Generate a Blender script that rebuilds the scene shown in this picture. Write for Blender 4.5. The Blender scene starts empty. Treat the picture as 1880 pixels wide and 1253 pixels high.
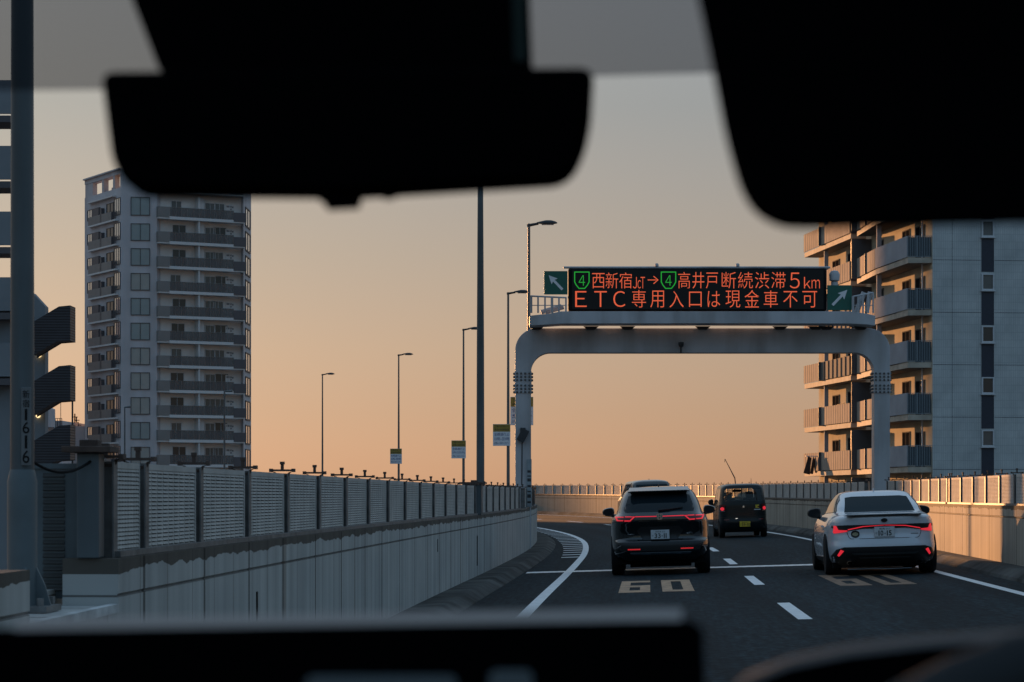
import bpy, bmesh, math, random
from mathutils import Vector, Matrix
R = math.radians
random.seed(11)
sc = bpy.context.scene
col = sc.collection

# ------------------------------------------------------------------ camera, sky, sun, exposure
EYE = 1.5                      # eye height over the left kerb line
FPX, CX, HY = 4300.0, 940.0, 912.0   # photograph: focal length, centre column and horizon row in its own pixels
cam_d = bpy.data.cameras.new('camera')
cam = bpy.data.objects.new('camera', cam_d)
col.objects.link(cam)
cam.location = (0, 0, EYE)
cam.rotation_euler = (R(90), 0, 0)
cam_d.sensor_width = 36.0
cam_d.lens = 36.0 * FPX / 1880.0
cam_d.shift_y = (HY - 626.5) / 1880.0
cam_d.clip_start = 0.05
cam_d.clip_end = 8000
cam_d.dof.use_dof = True
cam_d.dof.focus_distance = 55.0
cam_d.dof.aperture_fstop = cam_d.lens / 7.0
sc.camera = cam

SUN_AZ = 70.25                  # degrees from straight left towards straight ahead
SUN_EL = 3.6
SKY_STRENGTH = 0.115
EXPOSURE = 1.1
world = bpy.data.worlds.new('World')
sc.world = world
world.use_nodes = True
wn, wl = world.node_tree.nodes, world.node_tree.links
bg = wn['Background']
sky = wn.new('ShaderNodeTexSky')
sky.sky_type = 'NISHITA'
sky.sun_disc = False
sky.sun_elevation = R(SUN_EL)
sky.sun_rotation = R(-(90 - SUN_AZ))
sky.altitude = 20
sky.air_density = 1.0
sky.dust_density = 2.0
sky.ozone_density = 3.0
# soften the sky's contrast and warm the low band a little, as evening haze does
gam = wn.new('ShaderNodeGamma')
gam.inputs[1].default_value = 0.25
wl.new(sky.outputs[0], gam.inputs[0])
wtc = wn.new('ShaderNodeTexCoord')
wsep = wn.new('ShaderNodeSeparateXYZ')
wl.new(wtc.outputs['Generated'], wsep.inputs[0])
wramp = wn.new('ShaderNodeValToRGB')
_el = wramp.color_ramp.elements
_K = 2.3
_stops = ((0.0, (1.60, 1.065, 0.89)), (0.035, (1.42, 1.04, 0.865)), (0.063, (1.36, 1.07, 0.90)), (0.10, (1.225, 1.07, 0.955)), (0.132, (1.13, 1.07, 1.02)),
          (0.164, (1.03, 1.057, 1.06)), (0.5, (1.62, 1.92, 2.18)))
while len(_el) < len(_stops):
    _el.new(0.5)
for _q, (_p, _c) in zip(_el, _stops):
    _q.position = _p
for _q, (_p, _c) in zip(_el, _stops):
    _q.color = (_c[0] / _K, _c[1] / _K, _c[2] / _K, 1)
wl.new(wsep.outputs[2], wramp.inputs[0])
wmul = wn.new('ShaderNodeMixRGB')
wmul.blend_type = 'MULTIPLY'
wmul.inputs[0].default_value = 1
wl.new(gam.outputs[0], wmul.inputs[1])
wl.new(wramp.outputs[0], wmul.inputs[2])
# away from the sun the low sky is dimmer and bluer
wdot = wn.new('ShaderNodeVectorMath')
wdot.operation = 'DOT_PRODUCT'
wdot.inputs[1].default_value = (-math.cos(R(SUN_AZ)), math.sin(R(SUN_AZ)), 0)
wl.new(wtc.outputs['Generated'], wdot.inputs[0])
wback = wn.new('ShaderNodeValToRGB')
wback.color_ramp.elements[0].position, wback.color_ramp.elements[0].color = 0.0, (0.66, 0.84, 0.98, 1)
wback.color_ramp.elements[1].position, wback.color_ramp.elements[1].color = 0.80, (1, 1, 1, 1)
wmap = wn.new('ShaderNodeMapRange')
wmap.inputs['From Min'].default_value = -1
wmap.inputs['From Max'].default_value = 1
wl.new(wdot.outputs['Value'], wmap.inputs['Value'])
wl.new(wmap.outputs[0], wback.inputs[0])
wmul2 = wn.new('ShaderNodeMixRGB')
wmul2.blend_type = 'MULTIPLY'
wmul2.inputs[0].default_value = 1
wl.new(wmul.outputs[0], wmul2.inputs[1])
wl.new(wback.outputs[0], wmul2.inputs[2])
wsc = wn.new('ShaderNodeVectorMath')
wsc.operation = 'SCALE'
wsc.inputs['Scale'].default_value = _K
wl.new(wmul2.outputs[0], wsc.inputs[0])
wl.new(wsc.outputs[0], bg.inputs[0])
bg.inputs[1].default_value = SKY_STRENGTH

sun_d = bpy.data.lights.new('sun', 'SUN')
sun = bpy.data.objects.new('sun', sun_d)
col.objects.link(sun)
sun_d.energy = 3.1
sun_d.angle = R(0.5)
sun_d.color = (1.0, 0.465, 0.175)
_a, _e = R(SUN_AZ), R(SUN_EL)
to_sun = Vector((-math.cos(_a) * math.cos(_e), math.sin(_a) * math.cos(_e), math.sin(_e)))
sun.rotation_euler = to_sun.to_track_quat('Z', 'Y').to_euler()

sc.view_settings.view_transform = 'Standard'
sc.view_settings.look = 'None'
sc.view_settings.gamma = 1.0
sc.view_settings.exposure = EXPOSURE
sc.cycles.max_bounces = 8
sc.cycles.transparent_max_bounces = 16
sc.cycles.use_denoising = True


def P(x, y, Z):
    """point at depth Z seen at photograph pixel (x, y)"""
    return Vector(((x - CX) / FPX * Z, Z, EYE + (HY - y) / FPX * Z))


# ------------------------------------------------------------------ materials
def setin(b, **k):
    for n, v in k.items():
        n = n.replace('_', ' ')
        if n in b.inputs:
            b.inputs[n].default_value = v


def rgba(c):
    return (c[0], c[1], c[2], 1.0)


def mat(name, c, rough=0.6, metal=0.0, spec=0.5, var=0.12, scale=6.0, bump=0.0, bscale=40.0, coat=0.0, coord='Object'):
    m = bpy.data.materials.new(name)
    m.use_nodes = True
    n, l = m.node_tree.nodes, m.node_tree.links
    b = n['Principled BSDF']
    setin(b, Base_Color=rgba(c), Roughness=rough, Metallic=metal, Specular_IOR_Level=spec, Coat_Weight=coat, Coat_Roughness=0.04)
    tc = n.new('ShaderNodeTexCoord')
    if var > 0:
        t = n.new('ShaderNodeTexNoise')
        t.inputs['Scale'].default_value = scale
        t.inputs['Detail'].default_value = 5
        l.new(tc.outputs[coord], t.inputs['Vector'])
        r = n.new('ShaderNodeValToRGB')
        r.color_ramp.elements[0].position = 0.3
        r.color_ramp.elements[1].position = 0.7
        r.color_ramp.elements[0].color = rgba([v * (1 - var) for v in c])
        r.color_ramp.elements[1].color = rgba([min(1, v * (1 + var)) for v in c])
        l.new(t.outputs[0], r.inputs[0])
        l.new(r.outputs[0], b.inputs['Base Color'])
    if bump > 0:
        t2 = n.new('ShaderNodeTexNoise')
        t2.inputs['Scale'].default_value = bscale
        t2.inputs['Detail'].default_value = 4
        l.new(tc.outputs[coord], t2.inputs['Vector'])
        bp = n.new('ShaderNodeBump')
        bp.inputs['Strength'].default_value = bump
        bp.inputs['Distance'].default_value = 0.01
        l.new(t2.outputs[0], bp.inputs['Height'])
        l.new(bp.outputs[0], b.inputs['Normal'])
    return m


def emit(name, c, s):
    m = bpy.data.materials.new(name)
    m.use_nodes = True
    b = m.node_tree.nodes['Principled BSDF']
    setin(b, Base_Color=rgba([v * 0.1 for v in c]), Roughness=0.4, Emission_Color=rgba(c), Emission_Strength=s / 2 ** EXPOSURE)
    return m


def glass_sheet(name, tint, gloss=0.08):
    """thin tinted pane: mostly see-through, with a weak mirror on top"""
    m = bpy.data.materials.new(name)
    m.use_nodes = True
    n, l = m.node_tree.nodes, m.node_tree.links
    n.remove(n['Principled BSDF'])
    tr = n.new('ShaderNodeBsdfTransparent')
    tr.inputs[0].default_value = rgba(tint)
    gl = n.new('ShaderNodeBsdfGlossy')
    gl.inputs['Roughness'].default_value = 0.03
    mx = n.new('ShaderNodeMixShader')
    mx.inputs[0].default_value = gloss
    l.new(tr.outputs[0], mx.inputs[1])
    l.new(gl.outputs[0], mx.inputs[2])
    l.new(mx.outputs[0], n['Material Output'].inputs[0])
    return m


def concrete(name, base, joint=1.8, stain_shade=0.75, top=1.10, band=0.90):
    """parapet concrete in uv metres (u along, v up): formwork joints, vertical streaks, drips and painted rail shade at the top edge"""
    m = bpy.data.materials.new(name)
    m.use_nodes = True
    n, l = m.node_tree.nodes, m.node_tree.links
    b = n['Principled BSDF']
    setin(b, Roughness=0.85, Specular_IOR_Level=0.25)
    uv = n.new('ShaderNodeUVMap')
    sep = n.new('ShaderNodeSeparateXYZ')
    l.new(uv.outputs[0], sep.inputs[0])

    def math_(op, a, bb=None, c=None):
        q = n.new('ShaderNodeMath')
        q.operation = op
        for i, v in enumerate((a, bb, c)):
            if v is None:
                continue
            if hasattr(v, 'is_output'):
                l.new(v, q.inputs[i])
            else:
                q.inputs[i].default_value = v
        return q.outputs[0]

    def noise(vec, sc_, det=4):
        t = n.new('ShaderNodeTexNoise')
        t.inputs['Scale'].default_value = sc_
        t.inputs['Detail'].default_value = det
        l.new(vec, t.inputs['Vector'])
        return t.outputs[0]

    def mapv(sx, sy):
        q = n.new('ShaderNodeMapping')
        q.inputs['Scale'].default_value = (sx, sy, 1)
        l.new(uv.outputs[0], q.inputs['Vector'])
        return q.outputs[0]

    def ramp(v, p0, p1, c0, c1):
        r = n.new('ShaderNodeValToRGB')
        r.color_ramp.elements[0].position = p0
        r.color_ramp.elements[1].position = p1
        r.color_ramp.elements[0].color = rgba(c0)
        r.color_ramp.elements[1].color = rgba(c1)
        l.new(v, r.inputs[0])
        return r.outputs[0]

    def mul(a, bb):
        q = n.new('ShaderNodeMixRGB')
        q.blend_type = 'MULTIPLY'
        q.inputs[0].default_value = 1
        l.new(a, q.inputs[1])
        l.new(bb, q.inputs[2])
        return q.outputs[0]
    streak = ramp(noise(mapv(3.2, 0.12), 1.0, 6), 0.32, 0.68, [v * 0.72 for v in base], [v * 1.12 for v in base])
    cloud = ramp(noise(mapv(0.5, 1.2), 1.0, 5), 0.25, 0.75, (0.82, 0.83, 0.84), (1.06, 1.05, 1.03))
    c = mul(streak, cloud)
    # joints every few decimetres, uneven: two combs
    for step, w, d in ((joint, 0.060, 0.30), (joint * 0.43, 0.022, 0.62)):
        jit = math_('MULTIPLY', noise(mapv(0.35, 0.0), 1.0, 1), 0.5)
        f = math_('FRACT', math_('ADD', math_('DIVIDE', sep.outputs[0], step), jit))
        near = math_('LESS_THAN', f, w / step * 1.0)
        c = mul(c, ramp(near, 0.0, 1.0, (1, 1, 1), (d, d * 0.97, d * 0.95)))
    # horizontal cold joint under the coping
    hj = math_('LESS_THAN', math_('ABSOLUTE', math_('SUBTRACT', sep.outputs[1], band)), 0.006)
    c = mul(c, ramp(hj, 0.0, 1.0, (1, 1, 1), (0.35, 0.33, 0.32)))
    # drips from the top edge, with the barrier rail's shadow painted in
    edge = math_('ADD', math_('MULTIPLY', math_('SUBTRACT', top, sep.outputs[1]), 11.0), math_('MULTIPLY', noise(mapv(3.4, 0.45), 1.0, 9), -1.35))
    c = mul(c, ramp(edge, -0.74, -0.22, (0.24, 0.21, 0.185), (1, 1, 1)) if stain_shade else c)
    # rare long runs
    run = ramp(noise(mapv(1.1, 0.05), 1.0, 2), 0.64, 0.70, (1, 1, 1), (0.62, 0.56, 0.52))
    c = mul(c, run)
    l.new(c, b.inputs['Base Color'])
    bp = n.new('ShaderNodeBump')
    bp.inputs['Strength'].default_value = 0.35
    bp.inputs['Distance'].default_value = 0.006
    l.new(noise(mapv(14, 9), 1.0, 6), bp.inputs['Height'])
    l.new(bp.outputs[0], b.inputs['Normal'])
    return m


def asphalt(name):
    m = bpy.data.materials.new(name)
    m.use_nodes = True
    n, l = m.node_tree.nodes, m.node_tree.links
    b = n['Principled BSDF']
    setin(b, Roughness=0.9, Specular_IOR_Level=0.15)
    tc = n.new('ShaderNodeTexCoord')
    t = n.new('ShaderNodeTexNoise')
    t.inputs['Scale'].default_value = 13
    t.inputs['Detail'].default_value = 3
    l.new(tc.outputs['Object'], t.inputs['Vector'])
    r = n.new('ShaderNodeValToRGB')
    r.color_ramp.elements[0].position, r.color_ramp.elements[1].position = 0.36, 0.66
    r.color_ramp.elements[0].color = rgba((0.004, 0.0085, 0.011))
    r.color_ramp.elements[1].color = rgba((0.026, 0.045, 0.054))
    l.new(t.outputs[0], r.inputs[0])
    uv = n.new('ShaderNodeUVMap')
    mp = n.new('ShaderNodeMapping')
    mp.inputs['Scale'].default_value = (0.05, 1.3, 1)
    l.new(uv.outputs[0], mp.inputs['Vector'])
    t2 = n.new('ShaderNodeTexNoise')
    t2.inputs['Scale'].default_value = 1.0
    t2.inputs['Detail'].default_value = 6
    l.new(mp.outputs[0], t2.inputs['Vector'])
    r2 = n.new('ShaderNodeValToRGB')
    r2.color_ramp.elements[0].position, r2.color_ramp.elements[1].position = 0.3, 0.7
    r2.color_ramp.elements[0].color = rgba((0.5, 0.5, 0.52))
    r2.color_ramp.elements[1].color = rgba((1.35, 1.35, 1.35))
    l.new(t2.outputs[0], r2.inputs[0])
    mx = n.new('ShaderNodeMixRGB')
    mx.blend_type = 'MULTIPLY'
    mx.inputs[0].default_value = 1
    l.new(r.outputs[0], mx.inputs[1])
    l.new(r2.outputs[0], mx.inputs[2])
    # coarse aggregate patches, longer along the road than across
    mp3 = n.new('ShaderNodeMapping')
    mp3.inputs['Scale'].default_value = (1.1, 17, 1)
    l.new(uv.outputs[0], mp3.inputs['Vector'])
    t3 = n.new('ShaderNodeTexNoise')
    t3.inputs['Scale'].default_value = 1.0
    t3.inputs['Detail'].default_value = 3
    l.new(mp3.outputs[0], t3.inputs['Vector'])
    r3 = n.new('ShaderNodeValToRGB')
    r3.color_ramp.elements[0].position, r3.color_ramp.elements[1].position = 0.34, 0.66
    r3.color_ramp.elements[0].color = rgba((0.45, 0.5, 0.5))
    r3.color_ramp.elements[1].color = rgba((1.0, 1.0, 1.0))
    l.new(t3.outputs[0], r3.inputs[0])
    mx3 = n.new('ShaderNodeMixRGB')
    mx3.blend_type = 'MULTIPLY'
    mx3.inputs[0].default_value = 1
    l.new(mx.outputs[0], mx3.inputs[1])
    l.new(r3.outputs[0], mx3.inputs[2])
    l.new(mx3.outputs[0], b.inputs['Base Color'])
    bp = n.new('ShaderNodeBump')
    bp.inputs['Strength'].default_value = 0.5
    bp.inputs['Distance'].default_value = 0.008
    l.new(t.outputs[0], bp.inputs['Height'])
    l.new(bp.outputs[0], b.inputs['Normal'])
    return m


def tiles(name, c1, c2, grout, w, h, uvk=1.0):
    m = bpy.data.materials.new(name)
    m.use_nodes = True
    n, l = m.node_tree.nodes, m.node_tree.links
    b = n['Principled BSDF']
    setin(b, Roughness=0.45, Specular_IOR_Level=0.4)
    uv = n.new('ShaderNodeUVMap')
    br = n.new('ShaderNodeTexBrick')
    br.offset = 0.0
    br.inputs['Color1'].default_value = rgba(c1)
    br.inputs['Color2'].default_value = rgba(c2)
    br.inputs['Mortar'].default_value = rgba(grout)
    br.inputs['Scale'].default_value = 1.0
    br.inputs['Mortar Size'].default_value = min(w, h) * 0.09
    br.inputs['Brick Width'].default_value = w
    br.inputs['Row Height'].default_value = h
    l.new(uv.outputs[0], br.inputs['Vector'])
    t = n.new('ShaderNodeTexNoise')
    t.inputs['Scale'].default_value = 0.6
    t.inputs['Detail'].default_value = 6
    l.new(uv.outputs[0], t.inputs['Vector'])
    r = n.new('ShaderNodeValToRGB')
    r.color_ramp.elements[0].position, r.color_ramp.elements[1].position = 0.3, 0.7
    r.color_ramp.elements[0].color = rgba((0.82, 0.83, 0.84))
    r.color_ramp.elements[1].color = rgba((1.1, 1.1, 1.1))
    l.new(t.outputs[0], r.inputs[0])
    mx = n.new('ShaderNodeMixRGB')
    mx.blend_type = 'MULTIPLY'
    mx.inputs[0].default_value = 1
    l.new(br.outputs[0], mx.inputs[1])
    l.new(r.outputs[0], mx.inputs[2])
    l.new(mx.outputs[0], b.inputs['Base Color'])
    return m


def grime(m, amount=0.35, sx=2.2, sz=0.16):
    """rain streaks and blotches down the object's z axis, laid over the paint colour"""
    n, l = m.node_tree.nodes, m.node_tree.links
    b = n['Principled BSDF']
    tc = n.new('ShaderNodeTexCoord')
    mp = n.new('ShaderNodeMapping')
    mp.inputs['Scale'].default_value = (sx, sx, sz)
    l.new(tc.outputs['Object'], mp.inputs['Vector'])
    t = n.new('ShaderNodeTexNoise')
    t.inputs['Scale'].default_value = 1.0
    t.inputs['Detail'].default_value = 7
    l.new(mp.outputs[0], t.inputs['Vector'])
    r = n.new('ShaderNodeValToRGB')
    r.color_ramp.elements[0].position, r.color_ramp.elements[1].position = 0.36, 0.58
    r.color_ramp.elements[0].color = rgba((1 - amount, 1 - amount * 1.08, 1 - amount * 1.15))
    r.color_ramp.elements[1].color = rgba((1, 1, 1))
    l.new(t.outputs[0], r.inputs[0])
    mx = n.new('ShaderNodeMixRGB')
    mx.blend_type = 'MULTIPLY'
    mx.inputs[0].default_value = 1
    src = b.inputs['Base Color'].links[0].from_socket
    l.new(src, mx.inputs[1])
    l.new(r.outputs[0], mx.inputs[2])
    l.new(mx.outputs[0], b.inputs['Base Color'])
    return m


def ribbed(name, c, pitch, axis='Z', depth=0.6, rough=0.5):
    """corrugated sheet: bands across one object axis, as bump and a slightly darker groove"""
    m = mat(name, c, rough=rough, spec=0.2, var=0.1, scale=1.5)
    n, l = m.node_tree.nodes, m.node_tree.links
    tc = n.new('ShaderNodeTexCoord')
    w = n.new('ShaderNodeTexWave')
    w.bands_direction = axis
    w.inputs['Scale'].default_value = 0.314 / pitch
    l.new(tc.outputs['Object'], w.inputs['Vector'])
    bp = n.new('ShaderNodeBump')
    bp.inputs['Strength'].default_value = depth
    bp.inputs['Distance'].default_value = pitch * 0.4
    l.new(w.outputs[1], bp.inputs['Height'])
    l.new(bp.outputs[0], n['Principled BSDF'].inputs['Normal'])
    return m


# ------------------------------------------------------------------ mesh builder
class MB:
    def __init__(s):
        s.v, s.f, s.m, s.uv = [], [], [], []

    def add(s, vs, fs, mi=0, M=None, uvs=None):
        k = len(s.v)
        for p in vs:
            p = Vector(p)
            s.v.append(M @ p if M else p)
        for i, q in enumerate(fs):
            s.f.append([k + j for j in q])
            s.m.append(mi)
            s.uv.append([uvs[j] for j in q] if uvs else None)
        return s

    def box(s, x0, x1, y0, y1, z0, z1, mi=0, M=None):
        return s.add([(x0, y0, z0), (x1, y0, z0), (x1, y1, z0), (x0, y1, z0), (x0, y0, z1), (x1, y0, z1), (x1, y1, z1), (x0, y1, z1)],
                     [(3, 2, 1, 0), (4, 5, 6, 7), (0, 1, 5, 4), (1, 2, 6, 5), (2, 3, 7, 6), (3, 0, 4, 7)], mi, M)

    def prism(s, pts, d, mi=0, M=None):
        """extrude the planar outline pts by vector d"""
        pts = [Vector(p) for p in pts]
        d = Vector(d)
        n = len(pts)
        nrm = Vector((0, 0, 0))
        for i in range(n):
            nrm += pts[i].cross(pts[(i + 1) % n])
        if nrm.dot(d) > 0:
            pts.reverse()
        vs = pts + [p + d for p in pts]
        fs = [tuple(range(n)), tuple(reversed(range(n, 2 * n)))]
        fs += [((i + 1) % n, i, i + n, (i + 1) % n + n) for i in range(n)]
        return s.add(vs, fs, mi, M)

    def tube(s, pts, r, n=10, mi=0, M=None, cap=True):
        pts = [Vector(p) for p in pts]
        rs = r if isinstance(r, (list, tuple)) else [r] * len(pts)
        vs, fs = [], []
        up = None
        for i, p in enumerate(pts):
            t = (pts[min(i + 1, len(pts) - 1)] - pts[max(i - 1, 0)]).normalized()
            if up is None:
                up = Vector((0, 0, 1)) if abs(t.z) < 0.9 else Vector((1, 0, 0))
            a = t.cross(up).normalized()
            bq = a.cross(t).normalized()
            up = bq
            for k in range(n):
                an = 2 * math.pi * k / n
                vs.append(p + (a * math.cos(an) + bq * math.sin(an)) * rs[i])
        for i in range(len(pts) - 1):
            for k in range(n):
                k2 = (k + 1) % n
                fs.append((i * n + k, i * n + k2, (i + 1) * n + k2, (i + 1) * n + k))
        if cap:
            fs.append(tuple(reversed(range(n))))
            fs.append(tuple(range((len(pts) - 1) * n, len(pts) * n)))
        return s.add(vs, fs, mi, M)

    def lathe(s, prof, n=24, mi=0, M=None, axis='Z'):
        """prof: (radius, height) list"""
        vs, fs = [], []
        for (r, h) in prof:
            for k in range(n):
                a = 2 * math.pi * k / n
                vs.append((r * math.cos(a), r * math.sin(a), h) if axis == 'Z' else (h, r * math.cos(a), r * math.sin(a)))
        for i in range(len(prof) - 1):
            for k in range(n):
                k2 = (k + 1) % n
                fs.append((i * n + k, i * n + k2, (i + 1) * n + k2, (i + 1) * n + k))
        fs.append(tuple(reversed(range(n))))
        fs.append(tuple(range((len(prof) - 1) * n, len(prof) * n)))
        return s.add(vs, fs, mi, M)

    def mesh(s, name, mats, smooth=False):
        me = bpy.data.meshes.new(name)
        me.from_pydata([tuple(p) for p in s.v], [], s.f)
        for m_ in (mats if isinstance(mats, (list, tuple)) else [mats]):
            me.materials.append(m_)
        me.polygons.foreach_set('material_index', s.m)
        if any(u is not None for u in s.uv):
            ul = me.uv_layers.new(name='UVMap')
            for p, u in zip(me.polygons, s.uv):
                if u is None:
                    continue
                for li, q in zip(p.loop_indices, u):
                    ul.data[li].uv = q
        if smooth:
            me.polygons.foreach_set('use_smooth', [True] * len(me.polygons))
            try:
                me.set_sharp_from_angle(angle=R(smooth if smooth is not True else 40))
            except Exception:
                pass
        me.validate()
        me.update()
        return me

    def build(s, name, mats, parent=None, smooth=False, bevel=0.0, seg=2):
        return link_mesh(name, s.mesh(name, mats, smooth), parent, bevel, seg)


def link_mesh(name, me, parent=None, bevel=0.0, seg=2):
    o = bpy.data.objects.new(name, me)
    col.objects.link(o)
    if parent is not None:
        o.parent = parent
        if parent.type == 'EMPTY' and parent.get('_w'):
            o.location = -parent.location
    if bevel > 0:
        b = o.modifiers.new('bevel', 'BEVEL')
        b.width = bevel
        b.segments = seg
        b.limit_method = 'ANGLE'
        b.angle_limit = R(35)
    return o


def tag(o, label=None, cat=None, group=None, kind=None):
    if label:
        o['label'] = label
    if cat:
        o['category'] = cat
    if group:
        o['group'] = group
    if kind:
        o['kind'] = kind
    return o


def thing(name, loc, label, cat, group=None, rz=0.0, world_coords=False):
    """an Empty at the base of a thing; with world_coords its parts are modelled in world metres"""
    o = bpy.data.objects.new(name, None)
    o.empty_display_size = 0.3
    col.objects.link(o)
    o.location = loc
    o.rotation_euler = (0, 0, rz)
    if world_coords:
        o['_w'] = 1
    return tag(o, label, cat, group)


def copy_tree(o, parent=None):
    c = o.copy()
    col.objects.link(c)
    if parent is not None:
        c.parent = parent
    for ch in list(o.children):
        copy_tree(ch, c)
    return c


_txt = {}


def text_mesh(body, bold=0.0):
    """flat outlines of a string from Blender's own built-in font: (verts, faces, x0, x1, y0, y1)"""
    if (body, bold) in _txt:
        return _txt[(body, bold)]
    cu = bpy.data.curves.new('lettering', 'FONT')
    cu.body = body
    cu.size = 1.0
    cu.resolution_u = 4
    cu.offset = bold
    ob = bpy.data.objects.new('lettering', cu)
    col.objects.link(ob)
    bpy.context.view_layer.update()
    dg = bpy.context.evaluated_depsgraph_get()
    me = bpy.data.meshes.new_from_object(ob.evaluated_get(dg))
    vs = [Vector(v.co) for v in me.vertices]
    fs = [tuple(p.vertices) for p in me.polygons]
    bpy.data.objects.remove(ob)
    bpy.data.meshes.remove(me)
    bpy.data.curves.remove(cu)
    xs = [v.x for v in vs] or [0, 1]
    ys = [v.y for v in vs] or [0, 1]
    _txt[(body, bold)] = (vs, fs, min(xs), max(xs), min(ys), max(ys))
    return _txt[(body, bold)]


def add_text(mb, body, x0, x1, z0, z1, fn, mi=0, bold=0.0):
    """fit the string into the box (x0..x1, z0..z1) and lay it through fn(x, z) -> point"""
    vs, fs, a0, a1, b0, b1 = text_mesh(body, bold)
    if not vs:
        return
    mb.add([fn(x0 + (v.x - a0) / max(1e-6, a1 - a0) * (x1 - x0), z0 + (v.y - b0) / max(1e-6, b1 - b0) * (z1 - z0)) for v in vs], fs, mi)


# ------------------------------------------------------------------ the curve of the road
KN = [-45, -15, 0, 15, 30, 60, 90, 120, 160, 230]
TH = [1.5678, 3.0122, 3.3963, 3.0444, 1.3412, -5.1132, -14.7032, -24.14, -36.7224, -56.5]
X0, Z0, W = 8.2369, 38.7642, 8.94      # right wall reference point and the width wall to wall


def lerp(x, xs, ys):
    if x <= xs[0]:
        return ys[0]
    for i in range(len(xs) - 1):
        if x <= xs[i + 1]:
            t = (x - xs[i]) / (xs[i + 1] - xs[i])
            return ys[i] + (ys[i + 1] - ys[i]) * t
    return ys[-1]


S = [-45 + i for i in range(276)]
TR = [R(lerp(s_, KN, TH)) for s_ in S]
_x, _y = [0.0], [0.0]
for i in range(1, len(S)):
    a_ = (TR[i] + TR[i - 1]) / 2
    _x.append(_x[-1] + math.sin(a_))
    _y.append(_y[-1] + math.cos(a_))
RX = [v - _x[45] + X0 for v in _x]
RY = [v - _y[45] + Z0 for v in _y]


def rise(s_):
    d = max(0.0, s_ - 2.0)
    return 0.27 * (d / 95.0) ** 1.5 if d < 95 else 0.27 + 0.0042 * (d - 95)


def road_z(s_, o):
    return 0.03 * o + rise(s_)


def on_road(s_, o, dz=0.0):
    """point s_ metres along the road, o metres right of the left wall"""
    th = lerp(s_, S, TR)
    k = W - o
    return Vector((lerp(s_, S, RX) - k * math.cos(th), lerp(s_, S, RY) + k * math.sin(th), road_z(s_, o) + dz))


def head(s_):
    return lerp(s_, S, TR)


def s_at_depth(Z, o):
    lo, hi = -45.0, 200.0
    for _ in range(50):
        m_ = (lo + hi) / 2
        if on_road(m_, o).y < Z:
            lo = m_
        else:
            hi = m_
    return (lo + hi) / 2


def frange(a, b, st):
    n = max(1, int(round((b - a) / st)))
    return [a + (b - a) * i / n for i in range(n + 1)]


def ribbon(mb, s0, s1, o0, o1, dz, step=1.0, mi=0, cols=1):
    ss = frange(s0, s1, step)
    vs, uvs, fs = [], [], []
    for s_ in ss:
        for c in range(cols + 1):
            o = o0 + (o1 - o0) * c / cols
            vs.append(on_road(s_, o, dz))
            uvs.append((s_, o))
    n = cols + 1
    for i in range(len(ss) - 1):
        for c in range(cols):
            fs.append((i * n + c, i * n + c + 1, (i + 1) * n + c + 1, (i + 1) * n + c))
    mb.add(vs, fs, mi, None, uvs)


def sweep(mb, s0, s1, prof, o_base, sign, step=1.0, mi=0, zero=None):
    """profile (d, z): d metres away from the road side of the wall, z above the road edge; closed section"""
    ss = frange(s0, s1, step)
    vs, fs, uvs = [], [], []
    n = len(prof)
    per = [0.0]
    for i in range(n):
        a, b = prof[i], prof[(i + 1) % n]
        per.append(per[-1] + math.hypot(a[0] - b[0], a[1] - b[1]))
    for s_ in ss:
        zb = road_z(s_, o_base)
        for (d, z) in prof:
            p = on_road(s_, o_base + sign * d)
            p.z = zb + z
            vs.append(p)
            uvs.append((s_, z))
    for i in range(len(ss) - 1):
        for k in range(n):
            k2 = (k + 1) % n
            q = (i * n + k, i * n + k2, (i + 1) * n + k2, (i + 1) * n + k)
            fs.append(q if sign > 0 else tuple(reversed(q)))
    c0 = tuple(range(n))
    c1 = tuple(range((len(ss) - 1) * n, len(ss) * n))
    fs.append(tuple(reversed(c0)) if sign > 0 else c0)
    fs.append(c1 if sign > 0 else tuple(reversed(c1)))
    mb.add(vs, fs, mi, None, uvs)

# ------------------------------------------------------------------ shared materials
M_ASPH = asphalt('asphalt')
M_CONC_L = concrete('parapet_concrete', (0.49, 0.48, 0.455), joint=1.83, top=1.17, band=0.97)
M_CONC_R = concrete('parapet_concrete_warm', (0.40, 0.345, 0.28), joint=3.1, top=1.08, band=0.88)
M_KERB = mat('kerb_concrete', (0.062, 0.062, 0.058), rough=0.9, spec=0.2, var=0.75, scale=1.1, bump=0.4, bscale=30)
M_WHITE = mat('road_paint', (0.80, 0.78, 0.76), rough=0.7, var=0.12, scale=9)
M_ORANGE = mat('road_paint_orange', (0.43, 0.25, 0.14), rough=0.7, var=0.4, scale=7)
M_ORANGE2 = mat('road_paint_worn', (0.22, 0.13, 0.075), rough=0.8, var=0.5, scale=5)
M_JOINT = mat('joint_steel_glint', (0.86, 0.82, 0.76), rough=0.45, metal=0.0, var=0.3, scale=20)  # pale matt colour stands in for sky and sun glinting off the steel
M_PANEL = mat('panel_grey', (0.49, 0.46, 0.425), rough=0.8, spec=0.15, var=0.14, scale=2.5)
M_PANELBACK = mat('panel_back', (0.06, 0.058, 0.055), rough=0.8, var=0.1)
M_POST = mat('post_steel', (0.17, 0.165, 0.16), rough=0.6, metal=0.3, var=0.3, scale=8)
M_RUST = mat('rusty_bracket', (0.07, 0.045, 0.035), rough=0.8, var=0.4, scale=12)
M_POLE = mat('pole_paint', (0.13, 0.125, 0.12), rough=0.5, var=0.15, scale=3)
M_POLEG = mat('pole_grey_green', (0.085, 0.105, 0.115), rough=0.45, var=0.18, scale=2)
M_GANTRY = mat('gantry_paint', (0.47, 0.47, 0.49), rough=0.45, var=0.10, scale=1.2)
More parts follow.
